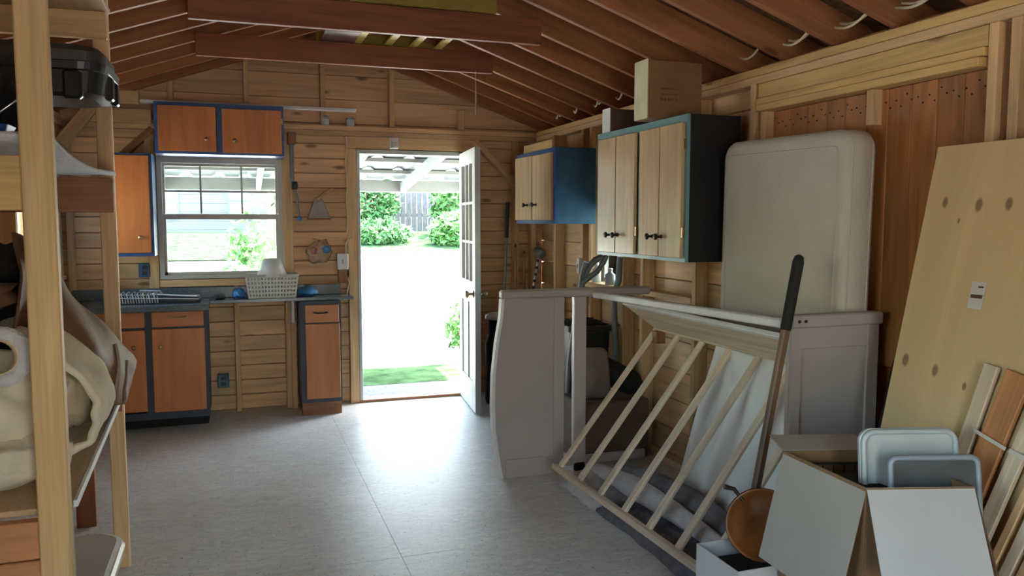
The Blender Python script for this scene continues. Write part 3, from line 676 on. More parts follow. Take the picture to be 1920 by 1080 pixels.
MB().tube([(.62, 6.66, 1.33), (.60, 6.67, 1.36), (.635, 6.68, 1.355)], .005, 6).build('strap', STUD, t)
t = thing('switch_box', 'white electrical switch box on the stud left of the doorway', 'switch box', (.82, 6.58, 1.11))
MB().box(.778, .862, 6.55, 6.60, 1.112, 1.24, .004).build('box', WHITEP, t); MB().box(.812, .828, 6.54, 6.55, 1.16, 1.195, .002).build('toggle', LIDG, t)
slab('backing_block', .79, .855, 6.60, 6.69, 1.0, 1.11, DARKW, t, 'z')
MB().tube([(.845, 6.575, 1.24), (.845, 6.575, 1.30), (.86, 6.58, 1.345), (.90, 6.59, 1.36)], .006, 6).build('cable', CABLE, t)
for i, (x, zt) in enumerate(((.865, 2.18), (.858, 1.10))):
    pth = [(x, 6.592, zt - k * .08 ) for k in range(2)] if i else [(x + .006 * math.sin(k * 1.3), 6.592, zt - k * .06) for k in range(14)]
    if i: pth = [(x, 6.59, 1.05), (x + .012, 6.585, 1.0), (x, 6.59, .95), (x - .006, 6.59, .92)]
    tag(MB().tube(pth, .006, 6).build('loose_cable', CABLE), ['yellowish cable stapled down the trimmer stud above the switch box', 'yellow cable end dangling below the switch box by the door'][i], 'cable')
for c, lb in (((-.648, 6.63, 1.132), 'blue outlet box on the wall below the tall left cabinet'), ((-.116, 6.65, .247), 'blue outlet box low on the boards under the open counter')):
    t = thing('outlet_box', lb, 'outlet box', (c[0], c[1], c[2] - .05))
    MB().box(c[0] - .042, c[0] + .042, c[1] - .03, c[1] + .04, c[2] - .052, c[2] + .052, .004).build('box', TEAL, t)
    m = MB()
    for dz in (-.022, .022): m.box(c[0] - .018, c[0] + .018, c[1] - .034, c[1] - .03, c[2] + dz - .014, c[2] + dz + .014, .001)
    m.build('receptacle', BLACK, t)
t = thing('motion_sensor', 'small white sensor box on the header above the doorway', 'sensor', (1.245, 6.56, 2.085))
MB().box(1.212, 1.28, 6.53, 6.598, 2.088, 2.18, .006).build('housing', WHITEP, t); MB().box(1.224, 1.268, 6.522, 6.53, 2.10, 2.14, .003).build('lens', LIDW, t)
for x, lb in ((.705, 'left of two clear glass jars on the wall plate over the boards'), (.905, 'right of two clear glass jars on the wall plate, nearer the door')):
    t = thing('glass_jar', lb, 'jar', (x, 6.62, 2.263), 'jars on the wall plate')
    MB().lathe([(.034, 0), (.036, .01), (.036, .045), (.028, .055)], (x, 6.625, 2.264), 14).build('body', JARG, t); MB().lathe([(.03, 0), (.03, .014)], (x, 6.625, 2.319), 14).build('lid', METAL, t)

# ------------------------------------------------------------------ wall cabinets on the right wall
t = thing('wall_cabinet', 'small bright blue two-door cabinet on the right wall near the corner', 'cabinet', (2.34, 5.8, 1.48))
carcass(t, 2.20, 2.498, 5.37, 6.21, 1.482, 2.03, '-x', TEAL, BLUE, [(5.42, 5.76, 1.52, 1.99), (5.81, 6.17, 1.52, 1.99)])
d = slab('door', 2.158, 2.18, 5.405, 5.783, 1.508, 1.996, CABL, t, 'z'); knob_x((2.158, 5.70, 1.625), DKMET, d)
d = slab('door', 2.158, 2.18, 5.80, 6.18, 1.508, 2.0, CABL, t, 'z'); knob_x((2.158, 5.89, 1.625), DKMET, d)
t = thing('wall_cabinet', 'large four-door wall cabinet with black side on the right wall', 'cabinet', (2.34, 4.1, 1.29))
carcass(t, 2.20, 2.498, 3.60, 4.66, 1.292, 2.045, '-x', BLACKP, plain('teal_frame_paint', (.16, .33, .34), .3, var=.15), [(3.64, 4.05, 1.33, 2.0), (4.12, 4.62, 1.33, 2.0)])
for y0, y1, ky in ((3.615, 3.836, 3.81), (3.846, 4.066, 3.905), (4.125, 4.36, 4.33), (4.368, 4.60, 4.42)):
    d = slab('door', 2.158, 2.18, y0, y1, 1.312, 2.004, CABL, t, 'z'); knob_x((2.158, ky, 1.42), DKMET, d)
for zz in (1.42, 1.87): MB().box(2.162, 2.178, 3.600, 3.614, zz, zz + .05).build('hinge', BRASS, t); MB().box(2.162, 2.178, 4.105, 4.12, zz, zz + .05).build('hinge', BRASS, t)
# boxes stored on the cabinets
t = thing('cardboard_box', 'tall brown cardboard box with its lit side coloured pale, standing on the large cabinet', 'box', (2.25, 3.93, 2.046))
MB().box(2.092, 2.42, 3.85, 4.0, 2.047, 2.355, .004).build('carton', CARD, t)
MB().box(2.087, 2.0915, 3.852, 3.998, 2.05, 2.36).build('lit_side', CREAMB, t)  # cream face stands in for light falling on the left side
m = MB()
for i, w in enumerate((.018, .012, .02, .012, .016)): m.box(2.165 + i * .022, 2.165 + i * .022 + w * .8, 3.848, 3.8495, 2.145, 2.158)
m.box(2.165, 2.27, 3.848, 3.8495, 2.175, 2.18).box(2.165, 2.27, 3.848, 3.8495, 2.205, 2.21); m.build('print', CARDD, t)
t = thing('cardboard_box', 'small dark cardboard box with white end on the far end of the large cabinet', 'box', (2.33, 4.58, 2.046))
MB().box(2.20, 2.47, 4.52, 4.63, 2.047, 2.19, .003).build('carton', CARDD, t); MB().box(2.195, 2.1995, 4.522, 4.628, 2.05, 2.195).build('white_end', WHITEP, t)
tag(slab('timber_offcut', 2.21, 2.30, 5.50, 6.12, 2.033, 2.10, HEAD, None, 'y'), 'pale pine offcut lying on top of the small blue cabinet', 'timber')
tag(slab('timber_offcut', 2.20, 2.29, 5.44, 5.488, 2.033, 2.12, DARKW, None, 'z'), 'dark upright timber block on the small blue cabinet', 'timber')
# cable looping through the rafters along the right plate
for i, (yc, r) in enumerate(((6.03, .05), (5.66, .045), (5.30, .05), (4.93, .055), (4.57, .05), (3.49, .05), (3.14, .06), (2.79, .07), (2.44, .09))):
    m = MB(); pth = []
    for k in range(11):
        a = k / 10; pth.append((2.40 + .12 * a, yc - .17 + .34 * a, 2.335 - .028 * math.sin(math.pi * a) + .02 * a))
    m.tube(pth, .006, 6)
    if i % 2 == 0 or i > 5: m.tube([(p[0] + .03, p[1], p[2] + .02) for p in pth], .006, 6)
    names = ['cream cable loop in the %s rafter bay from the gable, above right plate' % w for w in ('first', 'second', 'third', 'fourth', 'fifth')] + ['cream cable loop above the right plate, %s' % w for w in ('next to the tall carton', 'above the left end of the header', 'above the middle of the header', 'nearest the camera')]
    tag(m.build('electrical_cable', CABLE), names[i], 'cable', 'cable loops along the right plate')

# ------------------------------------------------------------------ helper shapes for soft and rounded things
def rloop(hx, hy, r, n=5):
    P = []
    for cx, cy, a0 in ((hx - r, hy - r, 0), (-hx + r, hy - r, 90), (-hx + r, -hy + r, 180), (hx - r, -hy + r, 270)):
        for k in range(n + 1):
            a = math.radians(a0 + 90 * k / n); P.append((cx + r * math.cos(a), cy + r * math.sin(a)))
    return P
def rounded(levels, r, M=None, n=5, mb=None, sm=False):
    """loft of rounded rectangles: levels = [(hx, hy, z)], closed with caps"""
    mb = mb or MB(); v = []; f = []; c = 4 * (n + 1); M = M or Matrix()
    for hx, hy, z in levels: v += [M @ Vector((x, y, z)) for x, y in rloop(hx, hy, min(r, hx * .95, hy * .95), n)]
    for i in range(len(levels) - 1):
        for k in range(c): f.append((i * c + k, i * c + (k + 1) % c, (i + 1) * c + (k + 1) % c, (i + 1) * c + k))
    f.append(tuple(reversed(range(c)))); f.append(tuple(range((len(levels) - 1) * c, len(levels) * c)))
    return mb.add(v, f, sm)
def interp(P, t):
    n = len(P) - 1; i = min(int(t * n), n - 1); s = t * n - i
    p0 = Vector(P[max(i - 1, 0)]); p1 = Vector(P[i]); p2 = Vector(P[i + 1]); p3 = Vector(P[min(i + 2, n)])
    return .5 * ((2 * p1) + (p2 - p0) * s + (2 * p0 - 5 * p1 + 4 * p2 - p3) * s * s + (3 * p1 - p0 - 3 * p2 + p3) * s ** 3)
def frame_at(o, x, y):
    x = Vector(x).normalized(); z = x.cross(Vector(y)).normalized(); y = z.cross(x)
    M = Matrix((x, y, z)).transposed().to_4x4(); M.translation = o; return M

# ------------------------------------------------------------------ crib, slatted side, mattress
t = thing('crib', 'white crib frame with solid curved end panels and a long top rail', 'crib', (1.95, 3.4, 0))
prof = [(1.434, 0), (1.408, .15), (1.388, .30), (1.383, .45), (1.388, .62), (1.41, .81), (1.435, .95), (1.442, 1.055)]
m = MB(); m.prism(prof + [(1.826, 1.055), (1.82, 0)], 'y', 4.355, 4.385); m.build('end_panel', CRIB, t)
m = MB(); m.prism([(p[0] - .006, p[1]) for p in prof] + [(p[0] + .012, p[1]) for p in reversed(prof)], 'y', 4.348, 4.392); m.build('lit_edge_band', CRIBW, t)  # curved edge painted white to show light from the doorway
slab('stile', 1.762, 1.828, 4.349, 4.3549, .0, 1.055, CRIB, t, 'z', .001); slab('rail_strip', 1.46, 1.762, 4.349, 4.3549, .0, .11, CRIB, t, 'x', .001)
slab('cap_rail', 1.436, 2.395, 4.338, 4.402, 1.056, 1.106, CRIB, t, 'x', .01)
slab('post', 1.893, 1.972, 4.35, 4.39, .0, 1.055, CRIB, t, 'z', .004); slab('lower_rail', 1.83, 2.38, 4.355, 4.385, .035, .085, CRIB, t)
slab('end_panel', 2.052, 2.482, 2.60, 2.622, .0, 1.085, CRIB, t, 'z', .002)
for x0, x1, z0, z1 in ((2.052, 2.10, 0, 1.085), (2.425, 2.482, 0, 1.085), (2.10, 2.425, 1.0, 1.085), (2.10, 2.425, 0, .10)):
    slab('panel_frame', x0, x1, 2.588, 2.60, z0, z1, CRIB, t, 'z', .002)
c = slab('cap_rail', 2.044, 2.492, 2.575, 2.635, 1.086, 1.136, CRIB, t, 'x', .006)
for x in (2.075, 2.105): MB().lathe([(.0065, 0), (.0065, .004), (.004, .005)], (x, 2.5745, 1.112), 10, (0, -1, 0)).build('bolt', DKMET, c)
beam('top_rail', (2.025, 4.337, 1.066), (2.025, 2.60, 1.105), .045, .036, CRIBW, t, (0, 0, 1), .006)
slab('foot', 1.895, 1.97, 4.34, 4.40, 0, .05, DKMET, t, 'z', .01)

t = thing('crib_slat_side', 'unpainted slatted crib side propped diagonally inside the white crib', 'crib side', (1.72, 3.38, .085))
YS = [4.107, 3.855, 3.615, 3.362, 3.13, 2.887, 2.672]
beam('bottom_rail', (1.698, 4.18, .103), (1.74, 2.58, .103), .034, .034, SLAT, t, (0, 0, 1), .004)
for i, y in enumerate(YS):
    xb = 1.706 + .042 * (4.107 - y) / 1.5
    beam('slat', (xb, y, .118), (2.31, y, .88), .042, .018, SLAT, t, (-.78, 0, .61), .003)
beam('tray_board', (2.20, 4.10, .958), (2.20, 2.645, .958), .255, .016, SLAT, t, (.585, 0, .81), .003)
beam('front_edge', (2.098, 4.105, 1.033), (2.098, 2.645, 1.033), .03, .022, CRIBW, t, (.585, 0, .81), .003)  # tray edge coloured white for the door light along it
beam('back_edge', (2.306, 4.10, .886), (2.306, 2.645, .886), .024, .03, SLAT, t, (.585, 0, .81), .003)
slab('end_block', 2.27, 2.33, 4.04, 4.10, .80, .87, DARKW, t, 'z', .004)

t = thing('mattress', 'off-white twin mattress standing on end against the right wall', 'mattress', (2.415, 3.08, 0))
m = MB(); R = .055
M = frame_at(Vector((2.408, 3.085, .955)), (0, -1, -.02), (0, -.02, 1))
rounded([(.405, .895, -.078), (.428, .918, -.07), (.438, .928, -.05), (.44, .93, 0), (.438, .928, .05), (.428, .918, .07), (.405, .895, .078)], .075, M, 6, m, True)
m.build('cover', MATTR, t, sub=0)
def loop_tube(hx, hy, r, z, rad):
    P = [M @ Vector((x, y, z)) for x, y in rloop(hx, hy, r)]; P.append(P[0]); return MB().tube(P, rad, 6)
sgn = 1 if (M @ Vector((0, 0, 1)) - M.translation).x < 0 else -1
loop_tube(.385, .86, .03, .0775 * sgn, .004).build('piping', MATTR, t); loop_tube(.436, .926, .075, .05 * sgn, .004).build('piping', MATTR, t); loop_tube(.436, .926, .075, -.05 * sgn, .004).build('piping', MATTR, t)

def sheetf(u, v):
    z = .86 * (1 - v) + .012
    y = 2.665 + (.83 + .33 * v ** 1.3) * u
    return (2.305 - .07 * v + .02 * math.sin(u * 31 + v * 2) * (.3 + v) + .012 * math.sin(u * 13 - v * 5), y, z)
tag(MB().grid(sheetf, 70, 14).build('draped_sheet', SHEET, solid=.003), 'white sheet hanging in folds below the mattress behind the slats', 'sheet')

# towels and blanket on the floor inside the crib
def blanketf(x0, x1, y0, y1, h, seed):
    def fn(u, v):
        e = min(1, 6 * min(u, 1 - u, v, 1 - v)); n = noise.noise(Vector((u * 4 + seed, v * 7, seed))) + .5 * noise.noise(Vector((u * 9, v * 15, seed + 3)))
        return (x0 + (x1 - x0) * u + .03 * noise.noise(Vector((v * 6, seed, u))), y0 + (y1 - y0) * v + .03 * noise.noise(Vector((u * 5, seed + 2, v))), .004 + e * max(.01, h + h * .42 * n))
    return fn
tag(MB().grid(blanketf(1.74, 2.04, 2.62, 3.75, .070, 1.3), 26, 60).build('grey_blanket', GREYT), 'dark grey blanket spread on the floor under the slatted crib side', 'blanket')
tag(MB().grid(blanketf(1.72, 2.12, 3.70, 4.24, .055, 4.1), 24, 30).build('white_towel', WHITET), 'crumpled white towel on the floor near the left crib end', 'towel')
m = MB(); m.tube([(1.98, 3.95, .10), (2.02, 3.6, .13), (2.05, 3.3, .12), (2.06, 2.95, .10), (2.03, 2.7, .09)], [.05, .085, .095, .085, .05], 14)
for i, p in enumerate(m.v): m.v[i] = (p[0] + .02 * noise.noise(Vector(p) * 14), p[1], max(.006, p[2] + .03 * noise.noise(Vector(p) * 9)))
tag(m.build('rolled_towel', plain('blue_grey_towel', (.19, .18, .21), .95, var=.2, scale=20, bump=.5, bscale=120)), 'rolled blue-grey towel lying behind the slats at the mattress foot', 'towel')
m = MB(); m.tube([(1.86, 3.98, .14), (1.90, 3.6, .15), (1.92, 3.2, .14), (1.93, 2.8, .12)], [.03, .05, .05, .04], 12)
for i, p in enumerate(m.v): m.v[i] = (p[0] + .03 * noise.noise(Vector(p) * 11), p[1], p[2] + .03 * noise.noise(Vector(p) * 10))
tag(m.build('white_cloth', WHITET), 'long twisted white cloth lying on the grey blanket', 'cloth')

# pole leaning on the crib
t = thing('long_handled_tool', 'long worn wooden pole with black grip leaning on the crib rail', 'tool', (1.77, 2.50, 0))
pA, pB = Vector((1.745, 2.50, .0)), Vector((2.055, 2.56, 1.375)); pd = (pB - pA)
beam('shaft', pA + pd * .17, pA + pd * .80, .032, .028, POLEW, t, (0, -1, 0), .009)
g = MB(); g.tube([pA + pd * .79, pA + pd * .80, pA + pd * .98, pA + pd * .995, pA + pd * 1.0], [.019, .021, .022, .017, .006], 12); g.build('grip', BLACKM, t)
g = MB(); g.tube([pA + pd * .13, pA + pd * .24], .02, 10); g.tube([pA + pd * .22 + Vector((.01, -.03, 0)), pA + pd * .19 + Vector((.03, -.03, 0)), pA + pd * .16 + Vector((.01, -.03, 0))], .006, 6); g.build('clamp_sleeve', METAL, t)
beam('lower_shaft', pA, pA + pd * .13, .03, .026, POLEW, t, (0, -1, 0), .008)
t = thing('black_pole', 'black metal pole leaning in the gap behind the right crib panel', 'pole', (2.2, 2.45, 0))
MB().tube([(2.28, 2.43, .004), (2.33, 2.44, .50), (2.47, 2.47, .95)], .02, 10).build('tube', BLACKM, t); MB().tube([(2.20, 2.40, .02), (2.31, 2.44, .42)], .014, 8).build('brace', BLACKM, t)

# plywood sheet and boards leaning on the right wall
t = thing('plywood_sheet', 'large bare plywood sheet with knots leaning on the right wall', 'plywood', (2.25, 1.75, 0))
P0, P1 = Vector((2.085, 1.715, .0)), Vector((2.462, 1.715, 1.775))
beam('sheet', P0 + Vector((.006, 0, .006)), P1, 1.19, .014, PLY, t, (-.98, 0, .21), .001)
KN = []
for kx, ky, kz, kr in ((2.419, 2.228, 1.57, .013), (2.416, 2.087, 1.558, .016), (2.417, 1.974, 1.56, .015), (2.298, 2.26, 1.001, .016), (2.295, 2.126, .986, .014), (2.288, 2.0, .955, .009), (2.30, 1.897, 1.009, .02), (2.405, 2.155, 1.504, .006)):
    q = WM[bpy.data.objects['sheet']].inverted() @ Vector((kx, ky, kz)); KN.append((q.x, q.y, kr))
add_knots(PLY, KN, (.22, .11, .05))
pn = Vector((-.978, 0, .208)); pu = (P1 - P0).normalized()
def on_ply(z, y, e=.009): return P0 + pu * (z / pu.z) + Vector((0, y - P0.y, 0)) + pn * e
a, b = on_ply(1.21, 2.02), on_ply(1.30, 2.02)
l = beam('label', a, b, .055, .001, LABELP, t, pn, 0); beam('print', on_ply(1.245, 2.02, .0102), on_ply(1.257, 2.02, .0102), .045, .0006, INK, l, pn, 0); beam('print', on_ply(1.28, 2.01, .0102), on_ply(1.286, 2.01, .0102), .02, .0006, INK, l, pn, 0)
for i, (yt, yb, w, mt, lb) in enumerate(((1.90, 2.05, .05, SLAT, 'pale pine batten leaning on the plywood, leftmost of the leaning boards'), (1.80, 2.00, .085, REDW, 'wide reddish-brown board leaning on the plywood sheet'), (1.70, 1.92, .05, SLAT, 'pale board leaning right beside the reddish board'),
                                         (1.62, 1.86, .025, STUD, 'thin pine strip leaning, third from the reddish board'), (1.57, 1.81, .035, SLAT, 'narrow pale strip leaning near the right picture edge'), (1.50, 1.75, .06, STUD, 'pine board leaning, the one nearest the camera'))):
    e = .02 + .004 * i; p0, p1 = on_ply(.012, yb, e), on_ply(1.04 - .01 * i, yt, e)
    tag(beam('leaning_board', p0, p1, w, .018, mt, None, pn, .002), lb, 'board', 'boards leaning on the plywood')
tag(beam('tape_strap', on_ply(.83, 1.90, .045), on_ply(.80, 1.78, .045), .012, .001, TAPEW, None, pn, 0), 'white tape strap across the leaning boards, the upper left one', 'tape'); tag(beam('tape_strap', on_ply(.80, 1.765, .05), on_ply(.77, 1.60, .05), .014, .001, TAPEW, None, pn, 0), 'white tape strap across the thin strips at the right edge', 'tape')

# big open carton with storage lids
A, B, C = Vector((1.716, 2.186, .74)), Vector((1.698, 1.795, .74)), Vector((2.0, 1.703, .74)); D = A + C - B
t = thing('open_carton', 'large open cardboard carton with white-lined flaps folded out', 'box', (1.86, 1.94, 0))
def wall(name, p, q, mat, par):
    n = (q - p).cross(Vector((0, 0, 1))).normalized() * .004
    m = MB(); lo = Vector((0, 0, -.738))
    m.add([p, q, q + lo, p + lo, p + n, q + n, q + n + lo, p + n + lo], [(0, 1, 2, 3), (7, 6, 5, 4), (0, 4, 5, 1), (2, 6, 7, 3), (1, 5, 6, 2), (0, 3, 7, 4)]); return m.build(name, mat, par)
for p, q in ((A, B), (B, C), (C, D), (D, A)): wall('side', p, q, CARD, t)
MB().add([A + Vector((0, 0, -.73)), B + Vector((0, 0, -.73)), C + Vector((0, 0, -.73)), D + Vector((0, 0, -.73))], [(0, 1, 2, 3)]).build('base', CARD, t, solid=.004)
def flap(p, q, out, mat, back, sk=0):
    out = Vector(out); e = (q - p) * sk
    m = MB().add([p, q, q + out - e, p + out + e], [(0, 1, 2, 3)]); n = (q - p).cross(out).normalized() * .003
    if n.z < 0: n = -n
    o = m.build('flap', mat, t, solid=.003)
    MB().add([p - n, q - n, q + out - e - n, p + out + e - n], [(0, 1, 2, 3)]).build('flap_outside', back, o, solid=.0015)
flap(A, B, (-.085, .005, -.355), CARDT, CARD); flap(B, C, (-.045, -.125, -.245), CARDW, CARD); flap(C, D, (.095, -.03, -.31), CARDD, CARD)
flap(D, A, (.02, .12, .02), CARDT, CARD, .03)
m = MB(); M2 = frame_at(Vector((1.955, 1.905, .725)), (.96, -.285, 0), (0.06, .12, 1))
rounded([(.145, .13, 0), (.155, .14, .004), (.155, .14, .016), (.145, .13, .02)], .04, M2, 6, m); rim = m
t2 = thing('translucent_tray', 'translucent pale storage tray standing in the open carton', 'tray', (1.875, 1.925, .55)); m.build('lid_plate', LIDW, t2)
P = [M2 @ Vector((x, y, .024)) for x, y in rloop(.145, .13, .035)]; P.append(P[0]); MB().tube(P, .009, 6).build('rim', LIDW, t2)
t2 = thing('serving_tray', 'grey-rimmed dark plastic tray in front of the translucent one in the carton', 'tray', (1.89, 1.85, .55))
M3 = frame_at(Vector((1.958, 1.805, .675)), (.96, -.285, 0), (.05, .14, 1))
rounded([(.128, .118, 0), (.138, .128, .004), (.138, .128, .012), (.132, .122, .016)], .025, M3, 5).build('tray_plate', LIDD, t2)
P = [M3 @ Vector((x, y, .014)) for x, y in rloop(.134, .124, .022)]; P.append(P[0]); MB().tube(P, .009, 6).build('rim', LIDG, t2)
t2 = thing('wire_basket', 'black wire basket sitting in the open carton', 'basket', (1.78, 2.05, .5))
m = MB()
for k in range(8): q = k / 7; m.tube([A.lerp(D, .08 + .8 * q) + Vector((0, -.05, -.03)), A.lerp(D, .08 + .8 * q) + Vector((0, -.05, -.22))], .003, 5)
for k in range(4): m.tube([A.lerp(D, .06) + Vector((0, -.05, -.03 - k * .05)), A.lerp(D, .9) + Vector((0, -.05, -.03 - k * .05))], .004, 5)
m.build('wires', BLACK, t2); MB().box(1.74, 1.98, 1.90, 2.04, .50, .70, .01).build('liner', BLACKM, t2)
# second carton with the frying pan
t = thing('open_carton', 'small white-sided open carton holding the frying pan', 'box', (1.63, 2.3, 0))
for x0, x1, y0, y1 in ((1.560, 1.564, 2.205, 2.46), (1.876, 1.88, 2.205, 2.46), (1.564, 1.876, 2.205, 2.209), (1.564, 1.876, 2.456, 2.46)): MB().box(x0, x1, y0, y1, .004, .335).build('side', CARDW, t)
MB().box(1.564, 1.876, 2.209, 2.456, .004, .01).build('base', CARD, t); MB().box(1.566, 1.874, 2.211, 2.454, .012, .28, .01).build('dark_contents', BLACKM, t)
t = thing('frying_pan', 'black frying pan with copper-coloured inside standing in the small carton', 'pan', (1.66, 2.33, .34))
pax = Vector((-.50, -.80, .33)); pc = Vector((1.765, 2.36, .415))
MB().lathe([(.095, 0), (.122, .034), (.127, .046), (.124, .047), (.114, .034), (.092, .006), (.001, .005)], pc, 28, pax).build('pan_body', PANI, t)
MB().lathe([(.093, -.003), (.098, -.001), (.125, .034), (.129, .046), (.1255, .0465), (.096, .0015), (.001, .0)], pc - pax.normalized() * .002, 28, pax).build('pan_outside', BLACK, t)
MB().tube([pc + Vector((-.06, .03, .085)), pc + Vector((-.085, .05, .125)), pc + Vector((-.12, .06, .135))], [.006, .008, .01], 8).build('handle', DKMET, t)

# ------------------------------------------------------------------ clutter behind the crib
t = thing('carton', 'dark brown closed cardboard carton on the floor behind the crib', 'box', (2.2, 4.62, 0))
MB().box(1.985, 2.46, 4.46, 4.78, .003, .375, .004).build('body', CARDD, t); MB().box(1.99, 2.455, 4.463, 4.777, .375, .381, .002).build('flap', CARDD, t)
t = thing('duffel_bag', 'black duffel bag slumped over the dark carton', 'bag', (2.32, 4.66, .38))
m = MB(); m.tube([(2.10, 4.70, .62), (2.2, 4.68, .575), (2.32, 4.66, .50), (2.42, 4.62, .45), (2.46, 4.6, .42)], [.05, .075, .085, .08, .05], 14); m.build('body', BLACKM, t); MB().tube([(2.16, 4.60, .57), (2.25, 4.575, .55), (2.34, 4.575, .50), (2.41, 4.58, .44)], .012, 6).build('strap', BLACK, t)
t = thing('grey_cushion', 'greyish-tan seat cushion leaning behind the crib post', 'cushion', (2.08, 4.68, .38))
m = MB(); rounded([(.10, .14, -.04), (.12, .16, -.02), (.12, .16, .02), (.10, .14, .04)], .06, frame_at(Vector((2.115, 4.60, .54)), (1, -.1, 0), (-.12, .25, 1)), 6, m, True); m.build('body', GREYB, t)
t = thing('trash_can', 'black plastic trash can with flared rim behind the crib', 'trash can', (2.33, 5.1, 0))
rounded([(.13, .13, .002), (.15, .15, .74), (.165, .165, .745), (.17, .17, .785), (.15, .15, .785), (.13, .13, .4)], .04, Matrix.Translation((2.30, 5.14, 0)), 5).build('body', BLACK, t)
MB().blob((2.30, 5.14, .77), (.13, .13, .05), 4, .5, 3).build('liner', BLACKM, t)
t = thing('exercise_machine', 'grey tubular exercise machine with curved handlebars behind the crib', 'exercise machine', (2.3, 4.88, 0))
MB().tube([(2.08, 4.92, .02), (2.11, 4.92, .55), (2.17, 4.92, 1.0), (2.195, 4.90, 1.12), (2.225, 4.88, 1.2), (2.265, 4.86, 1.245), (2.31, 4.84, 1.27)], .022, 10).build('left_upright', GREYM, t)
MB().tube([(2.185, 4.89, 1.09), (2.22, 4.86, 1.13), (2.27, 4.84, 1.17), (2.31, 4.83, 1.23), (2.33, 4.83, 1.275)], .018, 10).build('handlebar', GREYM, t)
MB().tube([(2.185, 4.91, 1.07), (2.19, 4.89, 1.17), (2.205, 4.87, 1.23)], .022, 10).build('hand_grip', GREYM, t)
MB().tube([(2.455, 4.92, .02), (2.45, 4.92, .62), (2.43, 4.92, 1.0), (2.455, 4.90, 1.1), (2.455, 4.88, 1.26)], .022, 10).build('right_upright', GREYM, t)
MB().tube([(2.02, 4.92, .025), (2.48, 4.92, .025)], .025, 10).build('floor_bar', GREYM, t)
tag(MB().box(2.10, 2.20, 5.32, 5.42, .78, .83, .006).box(2.09, 2.21, 5.31, 5.43, .0, .78, .01).build('blue_drum', BLUEP), 'blue plastic drum glimpsed behind the crib end panel', 'drum')
# tools in the corner
t = thing('broom', 'long-handled broom with black grip leaning in the far right corner', 'broom', (2.1, 6.35, 0))
MB().tube([(2.10, 6.36, .12), (2.18, 6.46, 1.40)], .011, 8).build('handle', GREYM, t); MB().tube([(2.178, 6.457, 1.36), (2.195, 6.475, 1.66)], .018, 8).build('grip', BLACKM, t); rounded([(.12, .025, 0), (.13, .03, .06), (.05, .02, .14)], .015, Matrix.Translation((2.10, 6.36, .002)), 3).build('head', BLACKM, t)
for x, zt, lb in ((2.28, 1.28, 'thin dark garden stake beside the broom in the corner, left one'), (2.36, 1.22, 'thin dark garden stake in the corner, nearer the blue cabinet')):
    t = thing('garden_stake', lb, 'stake', (x, 6.5, 0)); MB().tube([(x - .03, 6.42, .003), (x, 6.52, zt)], .010, 8).build('shaft', DARKW, t); MB().tube([(x, 6.52, zt), (x + .001, 6.523, zt + .03)], [.012, .004], 8).build('tip', DKMET, t)
t = thing('mallet', 'hanging mallet with grey head and striped handle on the right wall stud', 'mallet', (2.45, 6.3, .9))
MB().tube([(2.41, 6.44, .90), (2.43, 6.36, 1.19)], .012, 8).build('handle', WHITET, t); MB().lathe([(.038, -.05), (.042, -.04), (.042, .04), (.038, .05)], (2.432, 6.34, 1.235), 14, (0, .8, .3)).build('head', GREYM, t)
m = MB()
for k in range(5): q = k / 5 + .08; m.lathe([(.0125, 0), (.0125, .025)], Vector((2.41, 6.44, .90)).lerp(Vector((2.43, 6.36, 1.19)), q), 8, (.02, -.08, .29))
m.build('stripes', BLACK, bpy.data.objects['mallet'])
t = thing('floor_vacuum', 'dark canister with white lid standing behind the open door', 'canister', (2.05, 6.2, 0))
MB().lathe([(.13, 0), (.14, .02), (.14, .50), (.12, .56), (.11, .70)], (2.06, 6.22, .003), 20).build('body', BLACKM, t); MB().lathe([(.14, 0), (.14, .03), (.09, .05)], (2.06, 6.22, .703), 20).build('lid', WHITEP, t)
t = thing('wall_switch', 'white switch box on the stud under the small blue cabinet', 'switch', (2.49, 5.62, 1.1)); MB().box(2.47, 2.499, 5.60, 5.645, 1.10, 1.22, .003).build('plate', WHITEP, t); MB().box(2.462, 2.47, 5.615, 5.63, 1.145, 1.175, .002).build('toggle', WHITEP, t)
for c, r, h, mt, lb in (((2.48, 5.30, 1.0585), .03, .13, LIDW, 'clear bottle on the ledge of the small right wall window'), ((2.48, 5.08, 1.0585), .035, .10, LIDG, 'grey jar on the ledge of the small right wall window')):
    t = thing('bottle', lb, 'bottle', c); MB().lathe([(r, 0), (r, h * .7), (r * .45, h * .85), (r * .45, h)], c, 14).build('body', mt, t); MB().lathe([(r * .5, 0), (r * .5, .015)], (c[0], c[1], c[2] + h), 10).build('cap', WHITEP, t)

# ------------------------------------------------------------------ shelf unit on the left
t = thing('shelf_unit', 'tall homemade pine shelf unit along the left wall', 'shelf', (-.8, 3.1, 0))
slab('post', -.527, -.449, 2.42, 2.46, .0, 2.42, POST, t, 'z', .004); slab('post', -.531, -.471, 3.74, 3.78, .0, 2.42, STUD, t, 'z', .004)
for y in (2.44, 3.76): slab('post', -1.155, -1.09, y - .02, y + .02, .0, 2.30, DARKW, t, 'z', .004)
for z0, z1 in ((.585, .69), (1.533, 1.678)): slab('cross_member', -1.09, -.527, 2.425, 2.463, z0, z1, HEAD if z0 > 1 else REDW, t, 'x')
slab('cross_member', -1.09, -.527, 2.425, 2.463, .44, .58, REDW, t, 'x')
for z0, z1 in ((.70, .81), (1.54, 1.683), (2.245, 2.352)): slab('cross_member', -1.09, -.4715, 3.70, 3.739, z0, z1, DARKW if z0 < 2 else POST, t, 'x')
slab('cross_member', -1.09, -.46, 2.463, 2.50, 2.245, 2.35, HEAD, t, 'x')
